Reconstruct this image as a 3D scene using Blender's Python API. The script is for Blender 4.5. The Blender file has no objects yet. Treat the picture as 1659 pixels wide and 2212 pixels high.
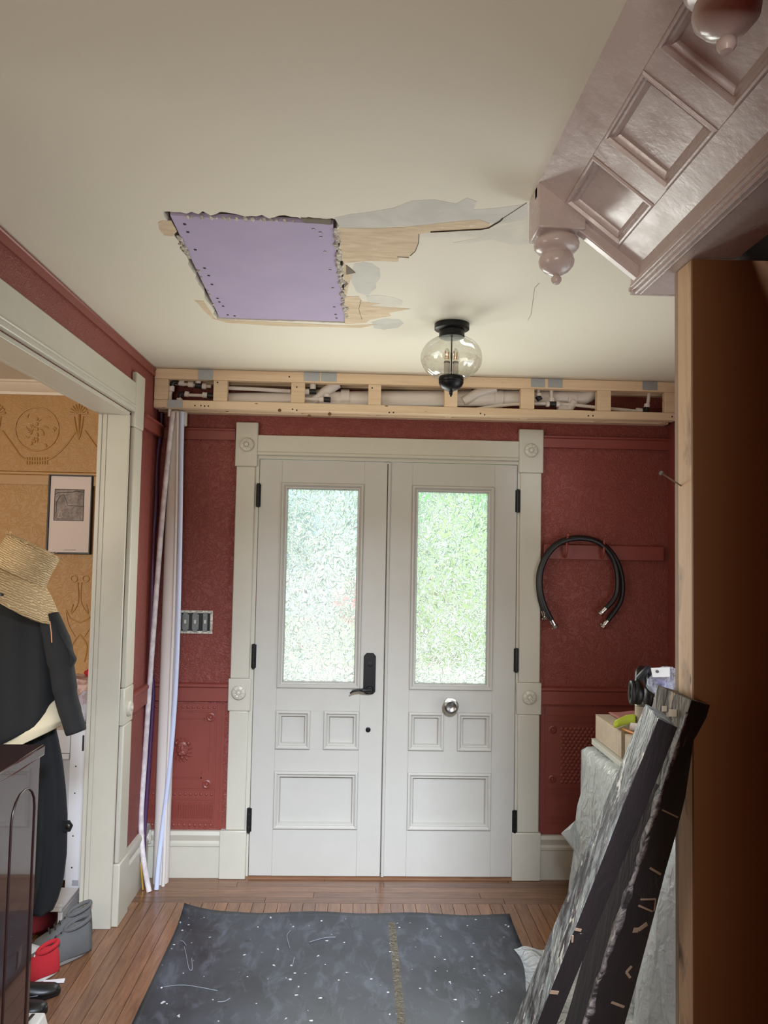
import bpy, math, random
from mathutils import Vector, Matrix
random.seed(7)
sc = bpy.context.scene
COL = sc.collection

# ------------------------------------------------------------------ camera
F, PITCH, YAW, ROLL, CAMZ = 1660.0, .0552, .0327, .0196, 1.6
cp, sp, cy_, sy_ = math.cos(PITCH), math.sin(PITCH), math.cos(YAW), math.sin(YAW)
fw = Vector((sy_*cp, cy_*cp, sp)); r0 = Vector((cy_, -sy_, 0)); u0 = r0.cross(fw)
rt = math.cos(ROLL)*r0 + math.sin(ROLL)*u0
up = -math.sin(ROLL)*r0 + math.cos(ROLL)*u0
cam = bpy.data.cameras.new('camera'); camo = bpy.data.objects.new('camera', cam); COL.objects.link(camo)
cam.sensor_fit = 'HORIZONTAL'; cam.sensor_width = 36; cam.lens = 36*F/1659; cam.clip_start = .05
m4 = Matrix.Identity(4)
for i in range(3):
    m4[i][0] = rt[i]; m4[i][1] = up[i]; m4[i][2] = -fw[i]
m4[2][3] = CAMZ
camo.matrix_world = m4
sc.camera = camo
EYE = Vector((0, 0, CAMZ))
def ray(x, y): return fw + rt*((x-829.5)/F) - up*((y-1106)/F)
def Py(x, y, v): d = ray(x, y); return EYE + d*(v/d.y)          # photo point on the plane y = v (metres)
def Px(x, y, v): d = ray(x, y); return EYE + d*(v/d.x)
def Pz(x, y, v): d = ray(x, y); return EYE + d*((v-CAMZ)/d.z)

# ------------------------------------------------------------------ world, lights, exposure
w = bpy.data.worlds.new('overcast_sky'); sc.world = w; w.use_nodes = True
wb = w.node_tree.nodes['Background']; wb.inputs[0].default_value = (.88, .96, 1, 1); wb.inputs[1].default_value = 3.2
sc.view_settings.view_transform = 'Standard'; sc.view_settings.look = 'None'
sc.view_settings.gamma = 1; sc.view_settings.exposure = 0.0; sc.view_settings.use_curve_mapping = False
sc.cycles.caustics_refractive = False; sc.cycles.caustics_reflective = False
sc.cycles.max_bounces = 7; sc.cycles.glossy_bounces = 3; sc.cycles.transmission_bounces = 5; sc.cycles.transparent_max_bounces = 6
def area(name, loc, size, direction, power, color, spread=180):
    l = bpy.data.lights.new(name, 'AREA'); l.shape = 'RECTANGLE'; l.size, l.size_y = size
    l.energy = power; l.color = color; l.spread = math.radians(spread)
    o = bpy.data.objects.new(name, l); COL.objects.link(o); o.location = loc
    o.rotation_euler = Vector(direction).to_track_quat('-Z', 'Z' if abs(direction[2]) < .9 else 'Y').to_euler()
    o.visible_camera = False
    return o
area('daylight_door_glass_a', (-.18, 3.868, 1.44), (.35, .95), (0, -1, 0), 11.5, (1, 1, .93))
area('daylight_door_glass_b', (.48, 3.868, 1.44), (.35, .95), (0, -1, 0), 11.5, (.95, 1, .9))
area('daylight_hall_window', (1.56, 2.42, 1.0), (.85, 1.3), (-1, .3, -.05), 12, (.84, .9, 1))
area('daylight_side_room', (-2.7, .9, 1.5), (1.6, 1.6), (.1, 1, 0), 52, (1, .95, .87))
area('daylight_stairwell', (.36, -1.2, 3.3), (.55, 1.0), (-.25, 5.1, -2.9), 118, (.74, .84, 1), 70)
area('fill_rear', (-.45, -2.0, 1.3), (.9, 1.4), (0, .7, 1), 52, (1, .94, .84))  # added fill aimed up to brighten the ceiling, no window behind it

# ------------------------------------------------------------------ mesh helpers
class MB:
    def __init__(s): s.v = []; s.f = []
    def add(s, vs, fs):
        n = len(s.v); s.v += [Vector(v) for v in vs]; s.f += [tuple(i+n for i in f) for f in fs]; return s
    def box(s, x0, x1, y0, y1, z0, z1):
        return s.add([(x0,y0,z0),(x1,y0,z0),(x1,y1,z0),(x0,y1,z0),(x0,y0,z1),(x1,y0,z1),(x1,y1,z1),(x0,y1,z1)],
              [(0,3,2,1),(4,5,6,7),(0,1,5,4),(1,2,6,5),(2,3,7,6),(3,0,4,7)])
    def hexa(s, a, b):   # two quads a (near loop) b (far loop), same order
        return s.add(list(a)+list(b), [(3,2,1,0),(4,5,6,7),(0,1,5,4),(1,2,6,5),(2,3,7,6),(3,0,4,7)])
    def beam(s, p, q, wx, wy, side=(0,1,0)):
        p, q = Vector(p), Vector(q); d = (q-p).normalized(); a = d.cross(Vector(side)).normalized(); b = a.cross(d)
        o = [a*wx/2+b*wy/2, -a*wx/2+b*wy/2, -a*wx/2-b*wy/2, a*wx/2-b*wy/2]
        return s.hexa([p+k for k in o], [q+k for k in o])
    def prism(s, pts, vec):
        n = len(pts); pts = [Vector(p) for p in pts]; vec = Vector(vec)
        return s.add(pts+[p+vec for p in pts], [tuple(range(n))[::-1], tuple(range(n, 2*n))]+[(i,(i+1)%n,n+(i+1)%n,n+i) for i in range(n)])
    def tube(s, pts, r, seg=10, cap=True):
        pts = [Vector(p) for p in pts]; n = len(pts); base = len(s.v)
        rr = r if isinstance(r, (list, tuple)) else [r]*n
        t0 = (pts[1]-pts[0]).normalized(); a = t0.orthogonal().normalized()
        for i, p in enumerate(pts):
            t = (pts[min(i+1,n-1)]-pts[max(i-1,0)]).normalized()
            a = (a - t*a.dot(t)).normalized(); b = t.cross(a)
            for k in range(seg):
                an = 2*math.pi*k/seg; s.v.append(p + (a*math.cos(an)+b*math.sin(an))*rr[i])
        for i in range(n-1):
            for k in range(seg):
                s.f.append((base+i*seg+k, base+i*seg+(k+1)%seg, base+(i+1)*seg+(k+1)%seg, base+(i+1)*seg+k))
        if cap:
            s.f.append(tuple(base+k for k in range(seg))[::-1]); s.f.append(tuple(base+(n-1)*seg+k for k in range(seg)))
        return s
    def lathe(s, c, prof, seg=28, axis='z', flute=0, famp=0):
        c = Vector(c); base = len(s.v); n = len(prof)
        for i, (r, h) in enumerate(prof):
            for k in range(seg):
                an = 2*math.pi*k/seg; q = r*(1+famp*abs(math.cos(flute*an/2)) if flute else 1)
                x, y = q*math.cos(an), q*math.sin(an)
                s.v.append(c + {'z': Vector((x,y,h)), 'y': Vector((x,h,y)), 'x': Vector((h,x,y))}[axis])
        for i in range(n-1):
            for k in range(seg):
                s.f.append((base+i*seg+k, base+i*seg+(k+1)%seg, base+(i+1)*seg+(k+1)%seg, base+(i+1)*seg+k))
        if prof[0][0] > 1e-5: s.f.append(tuple(base+k for k in range(seg))[::-1])
        if prof[-1][0] > 1e-5: s.f.append(tuple(base+(n-1)*seg+k for k in range(seg)))
        return s
    def ring(s, x0, x1, z0, z1, prof, y):     # mitred moulding round a rectangle in the xz plane: prof = (inset, height towards -y)
        base = len(s.v); n = len(prof)
        for (i, h) in prof:
            for (x, z) in ((x0+i,z0+i),(x1-i,z0+i),(x1-i,z1-i),(x0+i,z1-i)): s.v.append(Vector((x, y-h, z)))
        for j in range(n-1):
            for k in range(4):
                s.f.append((base+j*4+k, base+j*4+(k+1)%4, base+(j+1)*4+(k+1)%4, base+(j+1)*4+k))
        return s
    def grid(s, fn, nu, nv, closed=False):
        base = len(s.v)
        for j in range(nv+1):
            for i in range(nu+(0 if closed else 1)): s.v.append(Vector(fn(i/nu, j/nv)))
        W = nu if closed else nu+1
        for j in range(nv):
            for i in range(nu):
                s.f.append((base+j*W+i, base+j*W+(i+1)%W, base+(j+1)*W+(i+1)%W, base+(j+1)*W+i))
        return s
    def blob(s, c, r, seg=10, rings=6, jit=0, rnd=random):
        c = Vector(c); r = Vector(r) if hasattr(r, '__len__') else Vector((r,r,r)); base = len(s.v)
        s.v.append(c+Vector((0,0,r.z)))
        for j in range(1, rings):
            ph = math.pi*j/rings
            for k in range(seg):
                an = 2*math.pi*k/seg; q = 1+rnd.uniform(-jit, jit)
                s.v.append(c+Vector((r.x*math.sin(ph)*math.cos(an)*q, r.y*math.sin(ph)*math.sin(an)*q, r.z*math.cos(ph)*q)))
        s.v.append(c-Vector((0,0,r.z))); last = len(s.v)-1
        for k in range(seg): s.f.append((base, base+1+k, base+1+(k+1)%seg))
        for j in range(rings-2):
            for k in range(seg):
                a = base+1+j*seg; s.f.append((a+k, a+seg+k, a+seg+(k+1)%seg, a+(k+1)%seg))
        a = base+1+(rings-2)*seg
        for k in range(seg): s.f.append((a+k, last, a+(k+1)%seg))
        return s
    def map(s, fn): s.v = [Vector(fn(v)) for v in s.v]; return s

ORG = {}
def obj(name, mb, mat, parent=None, smooth=None, bevel=0, sub=0, solid=0, local=False, angle=35):
    me = bpy.data.meshes.new(name)
    o = bpy.data.objects.new(name, me); COL.objects.link(o)
    org = ORG.get(parent, Vector((0,0,0))) if parent and not local else Vector((0,0,0))
    if not parent and not local and mb.v:
        lo = Vector([min(v[i] for v in mb.v) for i in range(3)]); hi = Vector([max(v[i] for v in mb.v) for i in range(3)])
        org = Vector(((lo.x+hi.x)/2, (lo.y+hi.y)/2, lo.z)); o.location = org; ORG[o] = org
    else: ORG[o] = org
    me.from_pydata([v-org for v in mb.v], [], mb.f); me.validate(); me.update()
    if mat: me.materials.append(mat)
    if parent: o.parent = parent
    if smooth is not False:
        for p in me.polygons: p.use_smooth = True
        me.set_sharp_from_angle(angle=math.radians(angle))
    if solid:
        m = o.modifiers.new('s', 'SOLIDIFY'); m.thickness = solid; m.offset = 0
    if bevel:
        m = o.modifiers.new('b', 'BEVEL'); m.width = bevel; m.segments = 2; m.limit_method = 'ANGLE'; m.angle_limit = math.radians(40)
    if sub:
        m = o.modifiers.new('u', 'SUBSURF'); m.levels = sub; m.render_levels = sub
    return o
def thing(name, label, cat, loc, group=None, rot=None):
    o = bpy.data.objects.new(name, None); COL.objects.link(o); o.location = loc; o.empty_display_size = .05
    if rot: o.rotation_euler = rot
    ORG[o] = Vector(loc)
    if label: o['label'] = label
    if cat: o['category'] = cat
    if group: o['group'] = group
    return o
def tag(o, label, cat, group=None):
    o['label'] = label; o['category'] = cat
    if group: o['group'] = group
    return o
def struct(o): o['kind'] = 'structure'; return o
def stuff(o): o['kind'] = 'stuff'; return o
def sthing(name, loc):
    o = thing(name, None, None, loc); o['kind'] = 'structure'; return o
def copy_tree(o, parent=None):
    c = o.copy(); COL.objects.link(c); c.parent = parent
    for ch in list(o.children): copy_tree(ch, c)
    return c
def smoothpath(pts, n=6):
    pts = [Vector(p) for p in pts]; out = []
    for i in range(len(pts)-1):
        p0 = pts[max(i-1,0)]; p1 = pts[i]; p2 = pts[i+1]; p3 = pts[min(i+2,len(pts)-1)]
        for k in range(n):
            t = k/n
            out.append(.5*((2*p1)+(p2-p0)*t+(2*p0-5*p1+4*p2-p3)*t*t+(3*p1-p0-3*p2+p3)*t**3))
    out.append(pts[-1]); return out

# ------------------------------------------------------------------ materials
def lin(c):
    return tuple((x/255/12.92 if x/255 <= .04045 else ((x/255+.055)/1.055)**2.4) for x in c)
class NT:
    def __init__(s, name):
        s.m = bpy.data.materials.new(name); s.m.use_nodes = True; s.t = s.m.node_tree; s.n = s.t.nodes
        s.b = s.n['Principled BSDF']; s.out = s.n['Material Output']
        s.co = s.n.new('ShaderNodeTexCoord')
    def new(s, t, **k):
        n = s.n.new(t)
        for a, b in k.items(): setattr(n, a, b)
        return n
    def link(s, a, b): s.t.links.new(a, b)
    def coord(s, scale=(1,1,1), rot=(0,0,0)):
        m = s.new('ShaderNodeMapping'); m.inputs['Scale'].default_value = scale; m.inputs['Rotation'].default_value = rot
        s.link(s.co.outputs['Object'], m.inputs['Vector']); return m.outputs[0]
    def noise(s, scale, detail=4, rough=.55, dist=0, vec=None):
        n = s.new('ShaderNodeTexNoise'); n.inputs['Scale'].default_value = scale; n.inputs['Detail'].default_value = min(detail, 4)
        n.inputs['Roughness'].default_value = rough; n.inputs['Distortion'].default_value = dist
        s.link(vec or s.co.outputs['Object'], n.inputs['Vector']); return n.outputs['Fac']
    def ramp(s, fac, stops, interp='LINEAR'):
        r = s.new('ShaderNodeValToRGB'); r.color_ramp.interpolation = interp
        e = r.color_ramp.elements
        while len(e) < len(stops): e.new(.5)
        for k, (p, c) in enumerate(stops):
            e[k].position = p; e[k].color = (c, c, c, 1) if not hasattr(c, '__len__') else (*c, 1)
        s.link(fac, r.inputs[0]); return r.outputs[0]
    def mix(s, fac, a, b):
        m = s.new('ShaderNodeMix', data_type='RGBA')
        for v, k in ((fac, 0), (a, 6), (b, 7)):
            if isinstance(v, (int, float)): m.inputs[k].default_value = v
            elif isinstance(v, tuple): m.inputs[k].default_value = (*v[:3], 1)
            else: s.link(v, m.inputs[k])
        return m.outputs[2]
    def math(s, op, a, b=0):
        m = s.new('ShaderNodeMath', operation=op)
        for v, k in ((a, 0), (b, 1)):
            if isinstance(v, (int, float)): m.inputs[k].default_value = v
            else: s.link(v, m.inputs[k])
        return m.outputs[0]
    def bump(s, h, strength=.3, dist=.01, target=True):
        b = s.new('ShaderNodeBump'); b.inputs['Strength'].default_value = strength; b.inputs['Distance'].default_value = dist
        s.link(h, b.inputs['Height'])
        if target: s.link(b.outputs[0], s.b.inputs['Normal'])
        return b.outputs[0]
    def color(s, c):
        if isinstance(c, tuple): s.b.inputs['Base Color'].default_value = (*c, 1)
        else: s.link(c, s.b.inputs['Base Color'])
    def set(s, **k):
        for a, v in k.items():
            i = s.b.inputs[a.replace('_', ' ')]
            if isinstance(v, (int, float)): i.default_value = v
            elif isinstance(v, tuple): i.default_value = (*v, 1) if len(v) == 3 else v
            else: s.link(v, i)
        return s
def plain(name, rgb, rough=.5, metal=0, var=.06, vs=6, bump=0, bs=60, spec=.5):
    t = NT(name); c = lin(rgb)
    if var: t.color(t.mix(t.noise(vs), tuple(x*(1-var) for x in c), tuple(min(1, x*(1+var)) for x in c)))
    else: t.color(c)
    t.set(Roughness=rough, Metallic=metal); t.b.inputs['Specular IOR Level'].default_value = spec
    if bump: t.bump(t.noise(bs, 3), bump, .004)
    return t.m
def wood(name, a, b, scale=(1.2, 22, 22), rough=.6, rnd=0, bump=.1, knots=None, dirt=None):
    t = NT(name); v = t.coord(scale)
    if rnd:
        oi = t.new('ShaderNodeObjectInfo'); ad = t.new('ShaderNodeVectorMath', operation='ADD')
        t.link(v, ad.inputs[0]); cmb = t.new('ShaderNodeCombineXYZ'); m = t.math('MULTIPLY', oi.outputs['Random'], 40)
        t.link(m, cmb.inputs[0]); t.link(m, cmb.inputs[1]); t.link(cmb.outputs[0], ad.inputs[1]); v = ad.outputs[0]
    n = t.noise(1, 6, .6, 1.2, v); fine = t.noise(5, 3, .6, .3, v)
    g = t.math('ADD', t.math('MULTIPLY', n, .7), t.math('MULTIPLY', fine, .3))
    c = t.mix(t.ramp(g, [(.32, 0.), (.68, 1.)]), lin(a), lin(b))
    if rnd:
        hsv = t.new('ShaderNodeHueSaturation'); t.link(c, hsv.inputs['Color'])
        t.link(t.math('ADD', t.math('MULTIPLY', oi.outputs['Random'], rnd), 1-rnd*.5), hsv.inputs['Value']); c = hsv.outputs[0]
    if knots:
        vo = t.new('ShaderNodeTexVoronoi'); vo.inputs['Scale'].default_value = 1; t.link(t.coord(knots), vo.inputs['Vector'])
        c = t.mix(t.ramp(vo.outputs['Distance'], [(.03, 1.), (.11, 0.)]), c, lin((96, 62, 36)))
    if dirt:
        c = t.mix(t.ramp(t.noise(dirt[0], 5, .6, .5, t.coord(dirt[2])), [(.56, 0.), (.72, .8)]), c, lin(dirt[1]))
    t.color(c); t.set(Roughness=rough)
    if bump: t.bump(g, bump, .003)
    return t.m
def paint(name, rgb, rough=.35, bump=.05, wear=0):
    t = NT(name); c = lin(rgb); n = t.noise(9, 5, .6)
    t.color(t.mix(n, tuple(x*.93 for x in c), tuple(min(1, x*1.05) for x in c)))
    t.set(Roughness=rough); t.bump(t.noise(38, 4), bump, .004); return t.m
def embossed(name, rgb, sc_=26, strength=.55, hue=.14, rough=.55):
    t = NT(name); c = lin(rgb)
    n = t.noise(3, 4); t.color(t.mix(n, tuple(x*(1-hue) for x in c), tuple(x*(1+hue) for x in c)))
    a = t.noise(sc_, 2, .5, 2.4); b = t.noise(sc_*4, 2, .5, .6)
    rid = t.math('ABSOLUTE', t.math('SUBTRACT', a, .5))
    t.bump(t.math('ADD', t.ramp(rid, [(0., 1.), (.07, 0.)]), t.math('MULTIPLY', b, .8)), strength, .004)
    t.set(Roughness=rough); return t.m

WHITE = paint('white_gloss_paint', (190, 185, 169), .38)
DOORW = paint('door_white_paint', (182, 178, 168), .4, .04)
RED = embossed('embossed_red_wallcovering', (128, 60, 50))
REDP = paint('red_painted_wood', (128, 60, 50), .45, .08)
MUST = embossed('embossed_mustard_wallcovering', (178, 134, 76), 16, .3, .1, .5)
MUSTP = paint('mustard_painted_relief', (180, 136, 78), .45, .1)
LILAC = None
def soffit_mat():
    t = NT('lilac_gloss_paint'); n = t.noise(5, 5, .6)
    t.color(t.mix(n, lin((198, 184, 182)), lin((208, 195, 190)))); t.set(Roughness=t.ramp(t.noise(14, 4), [(.35, .2), (.7, .36)]))
    t.bump(t.noise(30, 5, .6), .16, .006); return t.m
LILAC = soffit_mat()
def ceil_mat():
    t = NT('ceiling_paint'); t.color(t.mix(t.noise(1.6, 4), lin((224, 217, 198)), lin((232, 226, 208)))); t.set(Roughness=.7)
    t.bump(t.noise(60, 4), .05, .003); return t.m
CEIL = ceil_mat()
PINE = wood('pine_lumber', (220, 190, 154), (238, 214, 180), (1.5, 26, 26), .65, .16, .08, (9, 22, 22))
PINEZ = wood('pine_stud', (216, 184, 148), (234, 208, 174), (26, 26, 1.5), .65, .12, .08, (22, 22, 7), (9, (70, 62, 54), (1, 1, .5)))
OAKX = wood('oak_floor_across', (92, 62, 44), (128, 92, 66), (3, 34, 34), .24, .42, .05)
OAKY = wood('oak_floor_along', (92, 62, 44), (128, 92, 66), (34, 3, 34), .24, .42, .05)
OAKB = wood('oak_subfloor', (84, 52, 32), (104, 66, 40), (30, 3, 30), .4, 0, .05)
BLACK = plain('black_iron', (22, 23, 24), .38, .4, .1)
BLACKM = plain('black_plastic', (20, 20, 21), .45)
STEEL = plain('brushed_steel', (150, 146, 140), .3, 1, .08)
CHROME = plain('chrome', (215, 215, 212), .15, 1, .04)
GALV = plain('galvanised_steel', (176, 182, 186), .42, .55, .12, 40)
PVC = plain('white_pvc', (214, 206, 198), .34, 0, .05)
PEX = None
def pex():
    t = NT('mottled_supply_tube'); t.color(t.mix(t.ramp(t.noise(26, 3), [(.4, 0.), (.6, 1.)]), lin((196, 184, 186)), lin((222, 214, 212)))); t.set(Roughness=.4); return t.m
PEX = pex()
BLUEW = plain('bluish_white_tube', (196, 204, 226), .3)
PURPLE = plain('purple_tube', (78, 50, 84), .35)
YELLOW = plain('brass_yellow_tube', (190, 150, 60), .3, .5)
RUBBER = plain('black_rubber_hose', (20, 20, 21), .42)
def purple_board():
    t = NT('purple_drywall'); t.color(t.mix(t.noise(5, 4), lin((172, 158, 190)), lin((192, 178, 206)))); t.set(Roughness=.85); t.bump(t.noise(120, 2), .05, .002); return t.m
PURP = purple_board()
def crumble(name, a, b, s=40, bmp=.8, rough=.8):
    t = NT(name); n = t.noise(s, 5, .65, .6); t.color(t.mix(t.ramp(n, [(.4, 0.), (.62, 1.)]), lin(a), lin(b))); t.set(Roughness=rough); t.bump(n, bmp, .01); return t.m
PLAST = crumble('broken_plaster', (170, 160, 144), (232, 226, 212), 70)
def tanm():
    t = NT('exposed_brown_coat'); v = t.coord((9, 40, 1)); n = t.noise(1, 5, .65, .8, v)
    c = t.mix(t.ramp(n, [(.35, 0.), (.65, 1.)]), lin((204, 180, 146)), lin((224, 204, 172)))
    v2 = t.coord((26, 70, 1)); c = t.mix(t.ramp(t.noise(1, 3, .5, 2, v2), [(.68, 0.), (.72, 1.)]), c, lin((238, 230, 214)))
    t.color(c); t.set(Roughness=.8); t.bump(n, .25, .004); return t.m
TAN = tanm()
SKIM = crumble('grey_joint_compound', (204, 202, 192), (214, 212, 202), 7, .06)
SKIM2 = crumble('pale_skim_coat', (216, 212, 198), (226, 221, 206), 9, .06)
DARK = plain('dark_cavity', (64, 52, 42), .9)
CARD = crumble('cardboard', (166, 150, 132), (178, 161, 142), 8, .05)
BROWN = plain('brown_hardboard', (132, 88, 50), .7, 0, .12, 3)
def film(name, tint, alpha=.55, rough=.22, bs=20):
    t = NT(name); t.color(lin(tint)); t.set(Roughness=rough)
    t.bump(t.math('ADD', t.noise(1, 3, .5, .4, t.coord((bs*.9, bs*.9, bs*.16))), t.math('MULTIPLY', t.noise(1, 2, .5, .6, t.coord((bs*.5, bs*2, bs*1.2))), .5)), 1, .035)
    tr = t.new('ShaderNodeBsdfTransparent'); tl = t.new('ShaderNodeBsdfTranslucent'); tl.inputs[0].default_value = (*lin(tint), 1)
    m1 = t.new('ShaderNodeMixShader'); m1.inputs[0].default_value = .35; t.link(t.b.outputs[0], m1.inputs[1]); t.link(tl.outputs[0], m1.inputs[2])
    m2 = t.new('ShaderNodeMixShader'); m2.inputs[0].default_value = alpha; t.link(tr.outputs[0], m2.inputs[1]); t.link(m1.outputs[0], m2.inputs[2])
    t.link(m2.outputs[0], t.out.inputs[0]); return t.m
FILM = film('milky_plastic_film', (228, 234, 236), .8, .14)
CLEAR = film('clear_plastic_bag', (214, 216, 232), .45, .15, 45)
def thin_glass():
    t = NT('clear_ribbed_glass'); gl = t.new('ShaderNodeBsdfGlossy'); gl.inputs['Roughness'].default_value = .03
    tr = t.new('ShaderNodeBsdfTransparent'); tr.inputs[0].default_value = (.96, .96, .93, 1)
    fr = t.new('ShaderNodeLayerWeight'); fr.inputs[0].default_value = .35
    mx = t.new('ShaderNodeMixShader'); t.link(t.math('MINIMUM', t.math('ADD', t.math('MULTIPLY', fr.outputs['Facing'], .55), .05), .75), mx.inputs[0])
    t.link(tr.outputs[0], mx.inputs[1]); t.link(gl.outputs[0], mx.inputs[2]); t.link(mx.outputs[0], t.out.inputs[0]); return t.m
GLASS = thin_glass()
def pane_mat():
    t = NT('glue_chip_glass')
    a = t.noise(12, 2, .5, 3.2, t.coord((1, 1, .75))); b = t.noise(21, 1, .4, 2.4)
    ra = t.math('ABSOLUTE', t.math('SUBTRACT', a, .5)); rb = t.math('ABSOLUTE', t.math('SUBTRACT', b, .5))
    h = t.math('MAXIMUM', t.ramp(ra, [(0., 1.), (.035, 0.)]), t.math('MULTIPLY', t.ramp(rb, [(0., 1.), (.05, 0.)]), .9))
    nb = t.bump(h, .8, .007, False)
    rf = t.new('ShaderNodeBsdfRefraction'); rf.inputs['Color'].default_value = (.95, .98, .96, 1); rf.inputs['Roughness'].default_value = .16; rf.inputs['IOR'].default_value = 1.18
    t.link(nb, rf.inputs['Normal'])
    tl = t.new('ShaderNodeBsdfTranslucent'); tl.inputs[0].default_value = (.95, .97, .93, 1); t.link(nb, tl.inputs['Normal'])
    m1 = t.new('ShaderNodeMixShader'); t.link(t.math('ADD', t.math('MULTIPLY', h, .7), .06), m1.inputs[0])
    t.link(rf.outputs[0], m1.inputs[1]); t.link(tl.outputs[0], m1.inputs[2])
    gl = t.new('ShaderNodeBsdfGlossy'); gl.inputs['Roughness'].default_value = .2; t.link(nb, gl.inputs['Normal'])
    m2 = t.new('ShaderNodeMixShader'); m2.inputs[0].default_value = .04; t.link(m1.outputs[0], m2.inputs[1]); t.link(gl.outputs[0], m2.inputs[2])
    t.link(m2.outputs[0], t.out.inputs[0]); return t.m
PANE = pane_mat()
def mat_rubber():
    t = NT('scuffed_rubber_mat'); n = t.noise(3.2, 6, .62); f = t.noise(16, 5, .7, .6, t.coord((1, .45, 1)))
    c = t.mix(t.ramp(n, [(.35, 0.), (.7, 1.)]), lin((30, 32, 36)), lin((58, 61, 68)))
    c = t.mix(t.ramp(f, [(.5, 0.), (.75, .55)]), c, lin((96, 100, 110)))
    sp_ = t.noise(30, 2, .5); c = t.mix(t.ramp(sp_, [(.71, 0.), (.74, .9)]), c, lin((190, 190, 192)))
    c = t.mix(t.ramp(t.noise(11, 3, .6, 1), [(.62, 0.), (.72, .75)]), c, lin((30, 31, 33)))
    t.color(c); t.set(Roughness=t.ramp(n, [(.3, .34), (.7, .5)])); t.bump(f, .15, .004); return t.m
MATM = mat_rubber()
def old_timber():
    t = NT('flaking_black_timber'); v = t.coord((16, 16, 2.2)); n = t.noise(1.6, 6, .68, .8, v)
    c = t.mix(t.ramp(n, [(.3, 0.), (.7, 1.)]), lin((28, 24, 24)), lin((62, 58, 56)))
    c = t.mix(t.ramp(t.noise(2.2, 6, .7, 1.2, v), [(.55, 0.), (.62, 1.)]), c, lin((206, 200, 182)))
    c = t.mix(t.ramp(t.noise(3.1, 5, .7, .6, t.coord((10, 10, 1.3))), [(.42, 0.), (.6, .9)]), c, lin((138, 142, 136)))
    t.color(c); t.set(Roughness=.55); t.bump(n, .7, .012); return t.m
TIMBER = old_timber()
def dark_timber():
    t = NT('stained_shaded_timber_face'); v = t.coord((14, 14, 1.6)); n = t.noise(1.6, 6, .68, .8, v)
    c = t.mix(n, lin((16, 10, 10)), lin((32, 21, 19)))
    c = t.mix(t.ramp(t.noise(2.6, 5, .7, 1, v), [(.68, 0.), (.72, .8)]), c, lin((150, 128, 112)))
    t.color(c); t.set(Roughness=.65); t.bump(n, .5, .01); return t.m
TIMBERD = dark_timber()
MAHOG = None
def mahogany():
    t = NT('glossy_mahogany'); v = t.coord((14, 14, 1)); n = t.noise(1.4, 5, .6, 1, v)
    t.color(t.mix(n, lin((34, 18, 18)), lin((60, 32, 28)))); t.set(Roughness=.12); t.b.inputs['Coat Weight'].default_value = .6; return t.m
MAHOG = mahogany()
def cloth(name, rgb, bs=180, var=.25):
    t = NT(name); c = lin(rgb); t.color(t.mix(t.noise(7, 4), tuple(x*(1-var) for x in c), tuple(x*(1+var) for x in c)))
    t.set(Roughness=.9); t.bump(t.noise(bs, 2), .3, .002); return t.m
COAT = cloth('black_wool', (15, 15, 16)); JACK = cloth('black_jacket_cloth', (24, 24, 24)); CREAM = cloth('cream_fleece', (206, 192, 160), 90, .15)
def straw():
    t = NT('woven_straw'); w1 = t.new('ShaderNodeTexWave'); w1.inputs['Scale'].default_value = 55; w1.inputs['Distortion'].default_value = 7; w1.inputs['Detail'].default_value = 3
    w1.bands_direction = 'Z'; t.link(t.co.outputs['Object'], w1.inputs['Vector'])
    n = t.noise(110, 3, .6); g = t.math('ADD', t.math('MULTIPLY', w1.outputs['Fac'], .5), t.math('MULTIPLY', n, .5))
    t.color(t.mix(t.ramp(g, [(.3, 0.), (.7, 1.)]), lin((166, 136, 94)), lin((206, 180, 136)))); t.set(Roughness=.7); t.bump(g, .9, .006); return t.m
STRAW = straw()

# ------------------------------------------------------------------ structure
D, XL, XR, ZC = 3.905, -1.014, 1.59, 2.489
def sbox(name, boxes, mat, **k):
    b = MB()
    for q in boxes: b.box(*q)
    return struct(obj(name, b, mat, **k))
wall_back = sbox('wall_back', [(XL-.11, -.53, D, D+.14, 0, 2.6), (.83, XR+.12, D, D+.14, 0, 2.6), (-.53, .83, D, D+.14, 2.09, 2.6)], RED)
wall_left = sbox('wall_left', [(XL-.105, XL, 3.38, D, 0, 2.6), (XL-.105, XL, 1.2, 3.38, 2.2, 2.6), (XL-.105, XL, -2.5, 1.2, 0, 2.6)], RED)
wall_right = sbox('wall_right', [(XR, XR+.12, 1.69, 2.0, 0, 2.6), (XR, XR+.12, 2.85, D, 0, 2.6), (XR, XR+.12, 2.0, 2.85, 0, .35), (XR, XR+.12, 2.0, 2.85, 1.86, 2.6)], RED)
sbox('stair_light_blocker', [(.98, 1.1, -2.5, 1.59, 0, 2.6), (.52, .98, .86, .95, 0, 2.27), (.38, .98, .80, .84, 2.25, 2.488)], REDP)  # added out of view to keep light off the brown panel and near newel
sbox('wall_rear', [(-3.6, 1.1, -2.62, -2.5, 0, 2.6)], MUST)
wall_side = sbox('wall_side_room', [(-3.6, XL-.106, 4.15, 4.27, 0, 2.6)], MUST)
sbox('wall_side_room_left', [(-3.72, -3.6, -2.5, 4.27, 0, 2.6)], MUST)
sbox('roof_deck', [(-3.8, 1.8, .95, 4.3, 2.62, 2.7), (-3.8, -.4, -2.7, .95, 2.62, 2.7), (-.4, 1.8, -2.7, -2.0, 2.62, 2.7)], DARK)
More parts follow.
